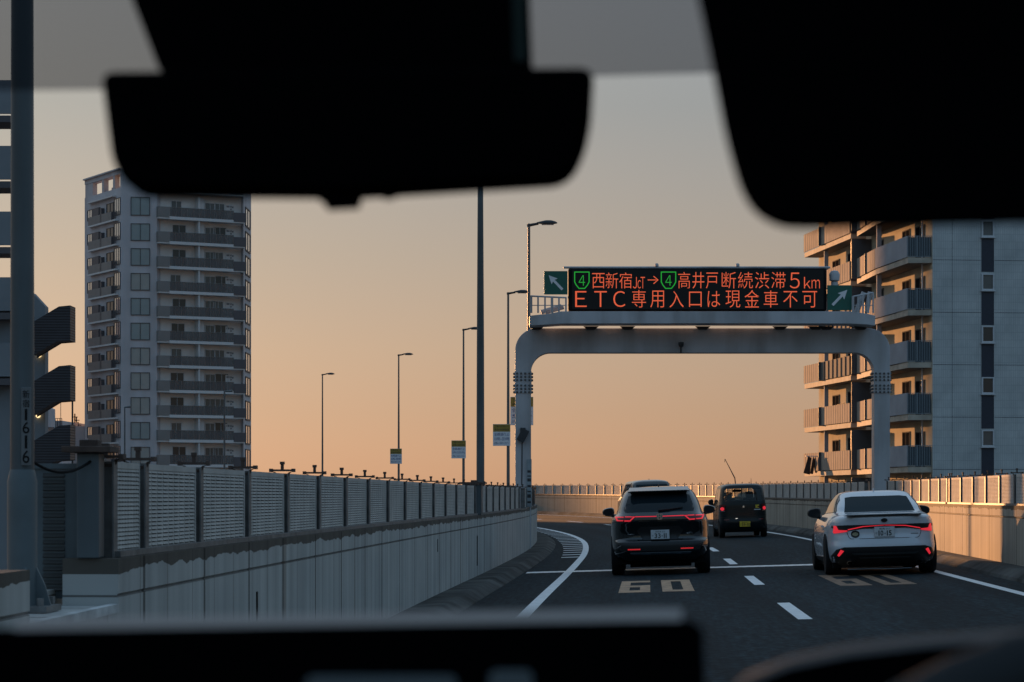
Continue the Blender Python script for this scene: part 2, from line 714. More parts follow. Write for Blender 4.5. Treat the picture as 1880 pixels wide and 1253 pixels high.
grime(M_GANTRY, 0.30, 1.6, 0.25)
grime(M_POLEG, 0.3, 6, 0.3)
M_DARK = mat('dark_metal', (0.03, 0.03, 0.033), rough=0.6, var=0.2)
M_BLACK = mat('black_matt', (0.008, 0.008, 0.009), rough=0.75, spec=0.15, var=0)
M_LENS = mat('lamp_lens', (0.35, 0.35, 0.34), rough=0.25, var=0)
M_GREEN = mat('sign_green', (0.008, 0.105, 0.075), rough=0.4, var=0.06)
M_SIGNWHITE = mat('sign_white', (0.72, 0.72, 0.74), rough=0.5, var=0.05)
M_SIGNYEL = mat('sign_yellow', (0.36, 0.235, 0.03), rough=0.5, var=0.05)
M_SIGNBLUE = mat('sign_lettering', (0.04, 0.05, 0.20), rough=0.5, var=0)
M_LED = emit('led_amber', (1.0, 0.15, 0.06), 0.70)
M_LEDG = emit('led_green', (0.03, 0.62, 0.06), 0.48)

# ------------------------------------------------------------------ the setting
b = MB()
ribbon(b, -45, 225, -0.05, W + 0.05, 0.0, 1.5, cols=6)
tag(b.build('road', M_ASPH), kind='structure')

b = MB()
n_ = 48
vs = [(2600 * math.cos(2 * math.pi * k / n_), 300 + 2600 * math.sin(2 * math.pi * k / n_), -7.0) for k in range(n_)]
b.add(vs, [tuple(range(n_))])
tag(b.build('ground', mat('city_ground', (0.09, 0.088, 0.08), rough=0.95, var=0.4, scale=0.05)), kind='structure')

b = MB()
sweep(b, -45, 225, [(0.0, -0.05), (-0.60, -0.05), (-0.56, 0.03), (-0.40, 0.125), (-0.34, 0.135), (0.0, 0.12)], 0.0, -1.0, 0.9)
tag(b.build('kerb', M_KERB, smooth=False), kind='structure')
b = MB()
sweep(b, -45, 225, [(0.0, -0.05), (-0.60, -0.05), (-0.56, 0.03), (-0.40, 0.125), (-0.34, 0.135), (0.0, 0.12)], W, 1.0, 0.9)
tag(b.build('kerb', M_KERB, smooth=False), kind='structure')

# road markings, each a thin sheet just over the asphalt
D = 0.004
S_JOINT = s_at_depth(45.0, 2.0)
b = MB()
ribbon(b, -45, 220, 1.36, 1.52, D, 1.0)
tag(b.build('lane_line', M_WHITE), kind='structure')
b = MB()
ribbon(b, -45, 220, W - 1.20, W - 1.05, D, 1.0)
tag(b.build('lane_line', M_WHITE), kind='structure')
b = MB()
for y_near, y_far in ((25.9, 29.6), (36.0, 40.2), (46.8, 50.8)):
    s0 = s_at_depth(y_near, 4.6)
    ribbon(b, s0, s0 + 4.0, 4.60, 4.76, D, 1.0)
s0 = s_at_depth(46.8, 4.6)
for k in range(1, 15):
    ribbon(b, s0 + 10.4 * k, s0 + 10.4 * k + 4.0, 4.60, 4.76, D, 1.0)
for k in range(2, 7):
    ribbon(b, s_at_depth(25.9, 4.6) + 10.4 * (1 - k), s_at_depth(25.9, 4.6) + 10.4 * (1 - k) + 4.0, 4.60, 4.76, D, 1.0)
tag(b.build('lane_dashes', M_WHITE), kind='structure')
# zebra hatching beside the left edge line
b = MB()
sz = s_at_depth(55.5, 1.2)
for k in range(20):
    s_ = sz + 2.3 * k
    w_ = min(0.66, 0.42 + 0.03 * k)
    q = [on_road(s_, 1.36 - w_, D), on_road(s_ + 0.05, 1.355, D), on_road(s_ + 0.55, 1.355, D), on_road(s_ + 0.5, 1.36 - w_, D)]
    b.add(q, [(0, 1, 2, 3)])
tag(b.build('zebra_marking', M_WHITE), kind='structure')

# steel finger joint across the carriageway
b = MB()
nj = 90
for e in range(nj):
    o0, o1 = 0.62 + (W - 1.17) * e / nj, 0.62 + (W - 1.17) * (e + 1) / nj
    j0 = 0.04 * (e % 2)
    q = [on_road(S_JOINT - 0.16 + j0, o0, 0.006), on_road(S_JOINT - 0.16 + j0, o1, 0.006), on_road(S_JOINT + 0.62 + j0, o1, 0.006), on_road(S_JOINT + 0.62 + j0, o0, 0.006)]
    b.add(q, [(0, 1, 2, 3)])
tag(b.build('expansion_joint', M_JOINT), kind='structure')


def marking_digit(mb, strokes, s0, o0, ln, wd):
    """strokes: rectangles in a unit box, u to the right, v forward"""
    for (u0, u1, v0, v1) in strokes:
        q = [on_road(s0 + v * ln, o0 + u * wd, D) for (u, v) in ((u0, v0), (u1, v0), (u1, v1), (u0, v1))]
        # subdivide along v
        n = 4
        for i in range(n):
            a0, a1 = v0 + (v1 - v0) * i / n, v0 + (v1 - v0) * (i + 1) / n
            mb.add([on_road(s0 + a0 * ln, o0 + u0 * wd, D), on_road(s0 + a0 * ln, o0 + u1 * wd, D), on_road(s0 + a1 * ln, o0 + u1 * wd, D), on_road(s0 + a1 * ln, o0 + u0 * wd, D)], [(0, 1, 2, 3)])


SIX = [(0, 0.33, 0, 1), (0.33, 1, 0, 0.17), (0.67, 1, 0.17, 0.42), (0.33, 1, 0.42, 0.58), (0.33, 1, 0.84, 1)]
ZERO = [(0, 0.33, 0, 1), (0.67, 1, 0, 1), (0.33, 0.67, 0, 0.14), (0.33, 0.67, 0.86, 1)]
for o_c in (2.58, 5.86):
    b = MB()
    s6 = s_at_depth(34.5 if o_c < 4 else 34.6, o_c)
    marking_digit(b, SIX, s6, o_c - 0.05, 4.7, 0.47)
    marking_digit(b, ZERO, s6, o_c + 0.60, 4.7, 0.47)
    tag(b.build('speed_marking', M_ORANGE if o_c < 4 else M_ORANGE2), kind='structure')

# ------------------------------------------------------------------ parapets
S_GAP0, S_GAP1 = s_at_depth(10.55, 0), s_at_depth(12.45, 0)   # recess round the near lamp post
PROF_L = [(0, -0.35), (0, 0.965), (0.012, 0.975), (0.0, 0.985), (0, 1.17), (0.30, 1.17), (0.30, -1.4), (0.02, -1.4)]
PROF_LOW = [(0, -0.35), (0, 0.90), (0.02, 0.92), (0.36, 0.92), (0.36, -1.4), (0.02, -1.4)]
PROF_R = [(0, -0.35), (0, 0.875), (0.02, 0.885), (0.02, 0.895), (0.0, 0.905), (0, 1.08), (0.30, 1.08), (0.30, -1.4), (0.02, -1.4)]
for (a, e, prof, nm, lb) in ((-45, S_GAP0, PROF_L, 'parapet_wall', 'short grey concrete parapet nearest the camera at the left edge'),
                            (S_GAP0 + 0.004, S_GAP1 - 0.004, PROF_LOW, 'parapet_wall', 'low concrete parapet with pale capping under the near lamp post'),
                            (S_GAP1, S_JOINT - 0.02, PROF_L, 'parapet_wall', 'long stained concrete parapet along the left side of the road'),
                            (S_JOINT + 0.02, 222, PROF_L, 'parapet_wall', 'concrete parapet beyond the expansion joint curving away behind the left gantry leg')):
    b = MB()
    sweep(b, a, e, prof, 0.0, -1.0, 0.8)
    tag(b.build(nm, M_CONC_L), lb, 'wall', 'concrete parapets along the road')
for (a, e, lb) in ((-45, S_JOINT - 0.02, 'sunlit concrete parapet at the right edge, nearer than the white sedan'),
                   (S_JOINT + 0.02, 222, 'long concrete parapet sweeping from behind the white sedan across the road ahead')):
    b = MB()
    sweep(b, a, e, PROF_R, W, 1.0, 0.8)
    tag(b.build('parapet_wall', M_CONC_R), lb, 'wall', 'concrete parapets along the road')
# pale capping strip on the low piece
b = MB()
sweep(b, S_GAP0 + 0.02, S_GAP1 - 0.02, [(-0.006, 0.885), (-0.006, 0.930), (0.035, 0.932), (0.035, 0.924), (0.003, 0.922), (0.003, 0.885)], 0.0, -1.0, 0.5)
tag(b.build('capping_strip', mat('pale_cap', (0.5, 0.5, 0.49), rough=0.8, var=0.35, scale=4)), 'pale capping strip along the low parapet by the near lamp post', 'capping')
# drain slots in the left parapet
for k, (s_, z0, z1, w_) in enumerate(((s_at_depth(40.6, 0), 0.30, 0.82, 0.16), (s_at_depth(17.2, 0), 0.58, 0.80, 0.06), (s_at_depth(33.0, 0), 0.72, 0.90, 0.05))):
    b = MB()
    b.prism([on_road(s_, -0.004, z0), on_road(s_ + w_, -0.004, z0), on_road(s_ + w_, -0.004, z1), on_road(s_, -0.004, z1)], on_road(s_, 0.006) - on_road(s_, -0.004))
    tag(b.build('inspection_slot', M_BLACK), ('tall dark slot in the left parapet near the gantry', 'small dark slot in the left parapet under the first louvred panels', 'narrow dark slot high in the middle of the left parapet')[k], 'slot')


# ------------------------------------------------------------------ sound barriers: louvred panels between steel posts
def panel_mesh(L, H):
    b = MB()
    t = 0.05
    b.box(0, L, -t / 2, t / 2, 0, 0.035)
    b.box(0, L, -t / 2, t / 2, H - 0.035, H)
    b.box(0, 0.05, -t / 2, t / 2, 0.035, H - 0.035)
    b.box(L - 0.05, L, -t / 2, t / 2, 0.035, H - 0.035)
    b.box(0.05, L - 0.05, -0.012, -0.006, 0.035, H - 0.035, 1)
    rows = 19
    pit = (H - 0.07) / rows
    cols = 9
    cw = (L - 0.1) / cols
    for r_ in range(rows):
        z = 0.035 + pit * r_
        for c in range(cols):
            x0, x1 = 0.05 + cw * c + 0.012, 0.05 + cw * (c + 1) - 0.012
            # a pressed hood: leans out at the bottom, shadow gap under it
            b.add([(x0, -0.026, z + pit * 0.30), (x1, -0.026, z + pit * 0.30), (x1, -0.0195, z + pit * 1.0), (x0, -0.0195, z + pit * 1.0),
                   (x0, -0.012, z + pit * 0.27), (x1, -0.012, z + pit * 0.27)],
                  [(0, 1, 2, 3), (4, 5, 1, 0), (0, 3, 4), (1, 5, 2)])
    for c in range(1, cols):
        x = 0.05 + cw * c
        b.box(x - 0.012, x + 0.012, -0.021, -0.012, 0.035, H - 0.035)
    return b.mesh('panel', [M_PANEL, M_PANELBACK])


def post_mesh(H):
    b = MB()
    b.box(-0.05, 0.05, -0.055, -0.045, 0, H)
    b.box(-0.05, 0.05, 0.045, 0.055, 0, H)
    b.box(-0.006, 0.006, -0.045, 0.045, 0, H)
    b.box(-0.09, 0.09, -0.09, 0.09, -0.02, 0)
    return b.mesh('post', M_POST)


def bracket_mesh(H):
    b = MB()
    b.box(-0.03, 0.03, -0.09, 0.09, H + 0.018, H + 0.034)
    b.box(-0.036, 0.036, -0.105, -0.08, H + 0.012, H + 0.040)
    b.box(-0.036, 0.036, 0.08, 0.105, H + 0.012, H + 0.040)
    # curved stay under the arm
    pts = [(-0.012, -0.085, H + 0.018), (-0.012, -0.065, H + 0.004), (-0.012, -0.05, H - 0.03), (-0.012, 0.05, H - 0.03), (-0.012, 0.065, H + 0.004), (-0.012, 0.085, H + 0.018),
           (-0.012, 0.055, H + 0.010), (-0.012, 0.03, H - 0.012), (-0.012, -0.03, H - 0.012), (-0.012, -0.055, H + 0.010)]
    b.prism(pts, (0.024, 0, 0))
    b.box(-0.012, 0.012, -0.012, 0.012, H + 0.034, H + 0.085)
    b.box(-0.018, 0.018, -0.018, 0.018, H + 0.075, H + 0.098)
    return b.mesh('bracket', M_RUST)


def frame_matrix(p, q):
    d = (q - p).normalized()
    n = Vector((0, 0, 1))
    y = n.cross(d).normalized()
    z = d.cross(y).normalized()
    return Matrix(((d.x, y.x, z.x, p.x), (d.y, y.y, z.y, p.y), (d.z, y.z, z.z, p.z), (0, 0, 0, 1)))


def barrier(label, s_list, o, ztop, H, pm, flip, brackets=True, posts=True, lean=None):
    """panels between consecutive chainages; flip when the road is to the left of the walking direction"""
    pts = [on_road(s_, o, ztop) for s_ in s_list]
    zb = [road_z(s_, 0.0 if o < 4 else W) + ztop for s_ in s_list]
    for p, z in zip(pts, zb):
        p.z = z
    root = thing('sound_barrier', pts[0], label, 'fence', 'louvred sound barriers on the parapets')
    base = Matrix.Translation(-pts[0])
    pmesh, brm = post_mesh(H), bracket_mesh(H)
    rb = MB()
    sg = 1.0 if flip else -1.0
    sweep(rb, s_list[0] - 0.02, s_list[-1] + 0.02, [(0.035, ztop + 0.002), (0.035, ztop + 0.034), (0.088, ztop + 0.034), (0.088, ztop + 0.002)], W if flip else 0.0, sg, 1.0)
    ro = rb.build('base_rail', M_POST, root)
    ro.matrix_local = base
    for i in range(len(pts) - 1):
        p, q = pts[i].copy(), pts[i + 1].copy()
        d = (q - p)
        L = d.length
        d.normalize()
        if flip:
            p, q = q, p
            d = -d
        a, e = p + d * 0.06, q - d * 0.06
        o_ = link_mesh('panel', pm, root)
        M_ = frame_matrix(a, e)
        sc_ = (e - a).length / PANEL_L
        o_.matrix_local = base @ M_ @ Matrix.Diagonal((sc_, 1, 1, 1))
    if posts:
        for i, p in enumerate(pts):
            j = min(i, len(pts) - 2)
            M_ = frame_matrix(Vector(pts[j]), Vector(pts[j + 1]))
            M_.translation = p
            po = link_mesh('post', pmesh, root)
            po.matrix_local = base @ M_
            if brackets:
                br = link_mesh('bracket', brm, po)
                br.rotation_euler = (0, 0, R(random.uniform(-7, 7)))
    return root


PANEL_L = 1.88
H_P = 0.52
PM = panel_mesh(PANEL_L, H_P)
# left: chainages chosen so that posts stand every two metres along the parapet
arc = [0.0]
for i in range(1, len(S)):
    arc.append(arc[-1] + (on_road(S[i], -0.1) - on_road(S[i - 1], -0.1)).xy.length)


def s_left(a_):
    return lerp(a_, arc, S)


arc0 = lerp(s_at_depth(15.35, -0.1), S, arc)
left_s = [s_left(arc0 + 2.0 * k) for k in range(-1, 14)]
left_s[0] = s_at_depth(13.55, -0.1)
left_s.insert(0, s_at_depth(12.55, -0.1) + 0.14)
barrier('long louvred sound barrier along the left parapet, dark posts with rusty brackets', left_s, -0.12, 1.17, H_P, PM, False)
a1 = arc0 + 2.0 * 13 + 0.9
left_s2 = [s_left(a1 + 2.0 * k) for k in range(0, 8)]
barrier('short louvred sound barrier between the grey box post and the left gantry leg', left_s2, -0.12, 1.17, H_P, PM, False)
a2 = a1 + 17.0
left_s3 = [s_left(a2 + 2.0 * k) for k in range(0, 34)]
barrier('louvred sound barrier curving away to the left beyond the left gantry leg', left_s3, -0.12, 1.17, H_P, PM, False)
# right
sr = [1.6624 * k for k in range(-6, 72)]
near_r = [s_ for s_ in sr if s_ < 1.6624 * 5.1]
mid_r = [s_ for s_ in sr if 1.6624 * 4.9 < s_ < 1.6624 * 12.3]
far_r = [s_ for s_ in sr if s_ > 1.6624 * 14.4]
barrier('sunlit louvred sound barrier at the right edge, dense louvres', near_r, W + 0.12, 1.08, H_P, PM, True)
barrier('sunlit sound barrier behind the white sedan, right up to the gantry leg', [mid_r[0] + 0.35] + mid_r[1:], W + 0.12, 1.08, H_P, PM, True)
barrier('long sound barrier sweeping round the bend ahead of the cars', far_r, W + 0.12, 1.08, H_P, PM, True)


# big grey box posts where the barrier steps
def box_post(name, loc, rz, w, d, h, label):
    t = thing(name, loc, label, 'post', rz=rz)
    b = MB()
    b.box(-w / 2, w / 2, -d / 2, d / 2, 0, h)
    b.build('shaft', M_POLEG, t, bevel=0.008)
    b = MB()
    b.box(-w / 2 - 0.07, w / 2 + 0.07, -d / 2 - 0.05, d / 2 + 0.05, h + 0.002, h + 0.035)
    b.box(-0.05, 0.05, -0.05, 0.05, h + 0.035, h + 0.07)
    b.build('cap', M_RUST, t, bevel=0.004)
    return t


p = on_road(s_at_depth(12.5, -0.1), -0.16)
box_post('box_post', (p.x, p.y, 1.172), -head(S_GAP1), 0.12, 0.14, 0.56, 'wide grey steel box post with dark cap beside the near lamp post')
p = on_road(s_left(a1 - 0.45), -0.14)
box_post('box_post', (p.x, p.y, 1.172 + road_z(s_left(a1), 0)), -head(s_left(a1)), 0.30, 0.36, 0.55, 'grey steel box post breaking the left sound barrier before the gantry')
p = on_road(1.6624 * 14.35, W + 0.14)
box_post('box_post', (p.x, p.y, 1.082 + road_z(1.6624 * 14.3, W)), -head(21), 0.14, 0.5, 0.54, 'dark end post of the right sound barrier beside the gantry leg')

# closing panel that turns outwards behind the near lamp post
pa = on_road(s_at_depth(12.62, -0.1), -0.24, 0)
pb = on_road(s_at_depth(12.60, -0.1), -0.56, 0)
t = thing('closing_panel', (pa.x, pa.y, 0.95), 'dark steel closing panel with a column of louvres behind the near lamp post', 'fence panel')
dd = Vector((pb.x - pa.x, pb.y - pa.y, 0))
Lp = dd.length
M_ = frame_matrix(Vector((0, 0, 0)), -dd)
M_.translation = Vector((dd.x, dd.y, 0))
M_CLOSE = mat('closing_panel_paint', (0.10, 0.125, 0.135), rough=0.5, var=0.2, scale=3)
b = MB()
b.box(0, Lp, 0, 0.02, 0.0, 0.725)
b.box(0, Lp, -0.012, 0, 0.70, 0.728)
o_ = b.build('sheet', M_CLOSE, t)
o_.matrix_local = M_
b = MB()
for k in range(18):
    z = 0.045 + 0.036 * k
    b.add([(Lp * .37, -0.016, z), (Lp * .73, -0.016, z), (Lp * .73, -0.001, z + 0.02), (Lp * .37, -0.001, z + 0.02), (Lp * .37, -0.001, z - 0.004), (Lp * .73, -0.001, z - 0.004)],
          [(0, 1, 2, 3), (4, 5, 1, 0), (0, 3, 4), (1, 5, 2)])
o_ = b.build('louvres', M_PANELBACK, t)
o_.matrix_local = M_
# the parapet behind the recess that carries it
b = MB()
sweep(b, S_GAP0 - 0.3, S_GAP1 + 0.3, [(0.375, -0.3), (0.375, 1.0), (0.7, 1.0), (0.7, -1.4), (0.38, -1.4)], 0.0, -1.0, 0.5)
tag(b.build('parapet_wall', M_CONC_L), 'dark set back concrete wall behind the near lamp post', 'wall', 'concrete parapets along the road')


# ------------------------------------------------------------------ street lamps on the left parapet
def lamp_parts(t, h, r0, r1, arm=0.45, big=False):
    b = MB()
    b.lathe([(r0, 0), (r0, h * 0.1), (r0 * 0.93, h * 0.3), (r1 * 1.15, h * 0.7), (r1, h)], 16)
    b.build('pole', M_POLE if not big else M_POLEG, t, smooth=True)
    b = MB()
    b.box(-0.16, 0.16, -0.16, 0.16, -0.03, 0.0)
    for sx in (-1, 1):
        for sy in (-1, 1):
            b.lathe([(0.018, 0.0), (0.018, 0.04)], 6, 0, Matrix.Translation((sx * .12, sy * .12, 0)))
    b.build('base_plate', M_POST, t)
    # head: flattened teardrop that points over the road (local +x)
    b = MB()
    b.tube([(-0.05, 0, h - 0.06), (0.10, 0, h - 0.03), (arm * 0.6, 0, h)], [0.045, 0.04, 0.035], 10)
    b.build('arm', M_DARK, t, smooth=True)
    b = MB()
    secs = [(0.22, 0.045, 0.03), (0.34, 0.10, 0.055), (0.48, 0.125, 0.085), (0.62, 0.12, 0.085), (0.74, 0.09, 0.055), (0.80, 0.03, 0.02)]
    vs, fs = [], []
    n = 14
    for (x, wy, wz) in secs:
        for k in range(n):
            a = 2 * math.pi * k / n
            zz = math.sin(a) * wz
            zz = zz if zz > 0 else zz * 0.35
            vs.append((x, math.cos(a) * wy, h + 0.01 + zz))
    for i in range(len(secs) - 1):
        for k in range(n):
            k2 = (k + 1) % n
            fs.append((i * n + k, i * n + k2, (i + 1) * n + k2, (i + 1) * n + k))
    fs += [tuple(reversed(range(n))), tuple(range((len(secs) - 1) * n, len(secs) * n))]
    b.add(vs, fs)
    hd = b.build('lamp_head', M_DARK, t, smooth=True)
    b = MB()
    b.box(0.36, 0.70, -0.085, 0.085, h - 0.035, h - 0.018)
    b.build('lens', M_LENS, hd, bevel=0.006)


LAMPS = [(882, 44.3, None, 'thick grey lamp post rising behind the rear view mirror'),
         (971, 66.0, 411, 'tallest street lamp beside the left gantry leg'),
         (933, 88.2, 537, 'street lamp just left of the gantry leg, its head level with the message board'),
         (851, 107.4, 604, 'street lamp with a notice between the thick post and the sky gap'),
         (732, 126.8, 651, 'street lamp second from the left on the bend'),
         (592, 147.0, 687, 'farthest street lamp, leftmost on the bend, carrying no notice')]
lamp_at = {}
for k, (px, Z, ytop, lb) in enumerate(LAMPS):
    s_ = s_at_depth(Z, -0.25)
    q = P(px, 900, Z)
    zb = road_z(s_, 0) + 1.2
    ztop = P(0, ytop, Z).z if ytop else 1.5 + 9.2
    t = thing('street_lamp', (q.x, q.y, zb), lb, 'street lamp', 'street lamps along the left parapet', rz=-head(s_))
    if k == 0:
        lamp_parts(t, 10.4, 0.075, 0.04, big=True)
    else:
        lamp_parts(t, ztop - zb, 0.062, 0.038)
    lamp_at[px] = (q.x, q.y, zb)

# the nearest post, cut by the left edge
Zn = 11.75
q = P(41, 900, Zn)
t = thing('street_lamp', (q.x, q.y, 0.955), 'nearest lamp post, thick dark green grey, at the left edge with a number plate', 'street lamp', 'street lamps along the left parapet', rz=-head(S_GAP0))
lamp_parts(t, 10.4, 0.060, 0.045, big=True)
b = MB()
b.lathe([(0.075, 0.0), (0.075, 0.62), (0.061, 0.68)], 18)
b.build('sleeve', M_CLOSE, t, smooth=True)
for an in (0.5, -0.5):
    b = MB()
    b.prism([(0.07, -0.006, 0), (0.15, -0.006, 0), (0.12, -0.006, 0.10), (0.07, -0.006, 0.20)], (0, 0.012, 0), 0, Matrix.Rotation(an - 0.6, 4, 'Z'))
    b.build('gusset', M_CLOSE, t)
b = MB()
b.box(0.012, 0.062, -0.072, -0.064, 0.70, 1.09)
plate = b.build('number_plate', mat('plate_grey', (0.13, 0.14, 0.145), rough=0.5, var=0.1), t, bevel=0.003)
b = MB()
for ch, z0, z1 in (('新', 1.035, 1.075), ('宿', 0.99, 1.028), ('1', 0.925, 0.982), ('6', 0.860, 0.917), ('1', 0.785, 0.850), ('6', 0.712, 0.775)):
    w_ = 0.012 if ch == '1' else 0.034
    add_text(b, ch, 0.037 - w_ / 2, 0.037 + w_ / 2, z0, z1, lambda x, z: (x, -0.0745, z))
b.build('numerals', M_BLACK, plate)

# drooping cable from the near post to the box post
b = MB()
pts = []
p0, p1 = P(58, 846, 11.8), P(168, 846, 12.45)
for i in range(13):
    u = i / 12
    q = p0.lerp(p1, u)
    q.z -= 0.06 * 4 * u * (1 - u)
    pts.append(q)
b.tube(pts, 0.008, 8)
tag(b.build('cable', M_BLACK, smooth=True), 'black cable drooping from the near lamp post across the closing panel', 'cable')


# ------------------------------------------------------------------ notices hung on the lamp posts
def notice(px_c, py_c, w_px, h_px, Z, row2, label):
    c = P(px_c, py_c, Z - 0.12)
    w, h = w_px / FPX * Z, h_px / FPX * Z
    t = thing('notice_sign', (c.x, c.y, c.z - h / 2), label, 'sign', 'roadworks notices on the lamp posts')
    b = MB()
    b.box(-w / 2, w / 2, 0, 0.03, 0, h)
    b.build('board', M_SIGNWHITE, t, bevel=0.006)
    b = MB()
    b.box(-w / 2 + .008, w / 2 - .008, -0.006, -0.001, h * 0.655, h - 0.008)
    hd = b.build('heading_band', M_SIGNYEL, t)
    b = MB()
    fn = lambda x, z: (x, -0.0085, z)
    add_text(b, '工事のお知らせ', -w * .42, w * .42, h * .84, h * .955, fn)
    add_text(b, '高速4号新宿線', -w * .42, w * .42, h * .69, h * .80, fn)
    b.build('heading_lettering', M_DARK, hd)
    b = MB()
    fn2 = lambda x, z: (x, -0.003, z)
    add_text(b, '全線通行止', -w * .43, w * .43, h * .46, h * .60, fn2)
    add_text(b, row2, -w * .43, w * .43, h * .25, h * .40, fn2)
    add_text(b, '迂回にご協力ください', -w * .43, w * .43, h * .08, h * .18, fn2)
    b.build('lettering', M_SIGNBLUE, t)
    for k_ in (0.25, 0.72):
        b = MB()
        b.box(-0.05, 0.05, 0.031, 0.07, h * k_, h * (k_ + 0.06))
        b.build('clamp', M_POST, t)


notice(727, 838, 21.5, 28, 126.8, '22時~翌5時', 'smallest white and yellow notice, leftmost of the four on the lamp posts')
notice(842, 825.5, 26.5, 33, 107.4, '5月12日(水)', 'white and yellow notice second from the left, hung on a lamp post')
notice(921, 799, 32, 40, 88.2, '22時~翌5時', 'white and yellow notice just left of the gantry leg')
notice(958, 755, 42, 52, 66.0, '5時', 'white and yellow notice half hidden behind the left gantry leg')

# ------------------------------------------------------------------ the gantry
ZG = 61.0
GS = ZG / FPX


def g(x, y, dz=0.0):
    return P(x, y, ZG + dz)


def arc_pts(cx, cy, r, a0, a1, n=10):
    return [(cx + r * math.cos(R(a0 + (a1 - a0) * i / n)), cy + r * math.sin(R(a0 + (a1 - a0) * i / n))) for i in range(n + 1)]


gb = g(960, 912)
gant = thing('road_gantry', (gb.x, gb.y, -0.3), 'pale grey steel portal gantry with rounded corners spanning the road', 'gantry', world_coords=True)
out = [(946, 1010)]
out += arc_pts(986, 643, 40, 180, 270, 12)
out += arc_pts(1594, 643, 40, 270, 360, 12)
out += [(1634, 1010), (1605, 1010)]
out += arc_pts(1605 - 36, 648 + 36, 36, 0, -90, 12)
out += arc_pts(975 + 36, 648 + 36, 36, -90, -180, 12)
out += [(975, 1010)]
b = MB()
ring = [g(x, y) for (x, y) in out]
b.prism([Vector((p.x, ZG, p.z)) for p in ring], (0, 0.45, 0))
o_ = b.build('portal_frame', M_GANTRY, gant, bevel=0.012)
# bolted splice plates
for x0, x1 in ((946, 975), (1605, 1634)):
    b = MB()
    pl = g(x0, 722), g(x1, 682)
    b.box(pl[0].x - 0.012, pl[1].x + 0.012, ZG - 0.014, ZG + 0.464, pl[0].z, pl[1].z)
    sp = b.build('splice_plate', M_GANTRY, gant)
    bo = MB()
    bo.lathe([(0.030, 0), (0.026, 0.03), (0.012, 0.045)], 7)
    bom = bo.mesh('bolt', mat('bolt_dark', (0.12, 0.115, 0.115), rough=0.6) if x0 < 1000 else bpy.data.materials['bolt_dark'])
    for rr in range(6):
        z = g(0, 686 + rr * 6.0 + (4 if rr > 2 else 0)).z
        spots = [Matrix.Translation((g(x0 + 3.2 + c * (x1 - x0 - 6.4) / 3, 0).x, ZG - 0.014, z)) @ Matrix.Rotation(R(90), 4, 'X') for c in range(4)]
        for sx, xx in ((-1, pl[0].x - 0.012), (1, pl[1].x + 0.012)):
            spots += [Matrix.Translation((xx, ZG + 0.08 + c * 0.14, z)) @ Matrix.Rotation(R(90 * sx), 4, 'Y') for c in range(3)]
        for m4 in spots:
            bt = link_mesh('bolt', bom, sp)
            bt.matrix_local = m4
# catwalk in front of the beam
b = MB()
zf, zt = g(0, 594.5, -0.95).z, g(0, 572, -0.95).z
zl = g(0, 578).z
xs = [(972, 598, 580), (1010, 596, 576), (1030, 594.5, 572), (1300, 594, 572), (1560, 594.5, 572), (1590, 596, 576), (1607, 598, 580)]
poly = [g(x, yb, -0.95) for (x, yb, yt) in xs] + [g(x, yt, -0.95) for (x, yb, yt) in reversed(xs)]
b.prism([Vector((p.x, ZG - 0.95, p.z)) for p in poly], (0, 0.85, 0))
b.build('catwalk', M_GANTRY, gant, bevel=0.006)
# stubs that carry the catwalk
for x in (985, 1085, 1152, 1290, 1432, 1497, 1517, 1580):
    b = MB()
    c = g(x, 0).x
    b.prism([(c - 0.10, ZG - 0.09, g(0, 606).z), (c + 0.10, ZG - 0.09, g(0, 606).z), (c + 0.2, ZG - 0.09, zf - 0.004), (c - 0.2, ZG - 0.09, zf - 0.004)], (0, 0.10 - 0.012, 0))
    b.build('support_stub', M_DARK, gant)
# tall stub plates behind, up to the board
b = MB()
for x in (1203, 1350):
    c = g(x, 0).x
    b.lathe([(0.05, 0.0), (0.05, 0.05), (0.03, 0.08)], 10, 0, Matrix.Translation((c, ZG - 0.62, g(0, 494).z)))
    b.build('floodlight', M_GANTRY, gant)
    b = MB()


def railing(x0, x1, ytop0, ytop1, n, label=None):
    b = MB()
    yb = 575
    for dz in (-0.92, -0.14):
        zz = ZG + dz
        b.tube([P(x0, ytop0, zz), P(x1, ytop1, zz)], 0.022, 8)
        b.tube([P(x0, 561, zz), P(x1, 561, zz)], 0.012, 6)
        for i in range(n + 1):
            x = x0 + (x1 - x0) * i / n
            yt = ytop0 + (ytop1 - ytop0) * i / n
            b.tube([P(x, yb, zz), P(x, yt, zz)], 0.022 if i % 3 else 0.034, 8)
    for xx, yt in ((x0, ytop0), (x1, ytop1)):
        b.tube([P(xx, yt, ZG - 0.92), P(xx, yt, ZG - 0.14)], 0.022, 8)
    return b.build('railing', M_GANTRY, gant, smooth=True)


railing(975, 1039, 544, 547, 5)
railing(1566, 1603, 545, 538, 4)
b = MB()
for x0, y0, x1, y1, w_ in ((993, 577, 1030, 566, 0.06), (1000, 578, 1034, 568, 0.05), (1566, 577, 1580, 541, 0.07), (1585, 577, 1591, 540, 0.06)):
    b.tube([Vector((g(x0, 0).x, ZG - 0.6, g(0, y0).z)), Vector((g(x1, 0).x, ZG - 0.6, g(0, y1).z))], w_, 8)
b.build('stay', M_GANTRY, gant, smooth=True)
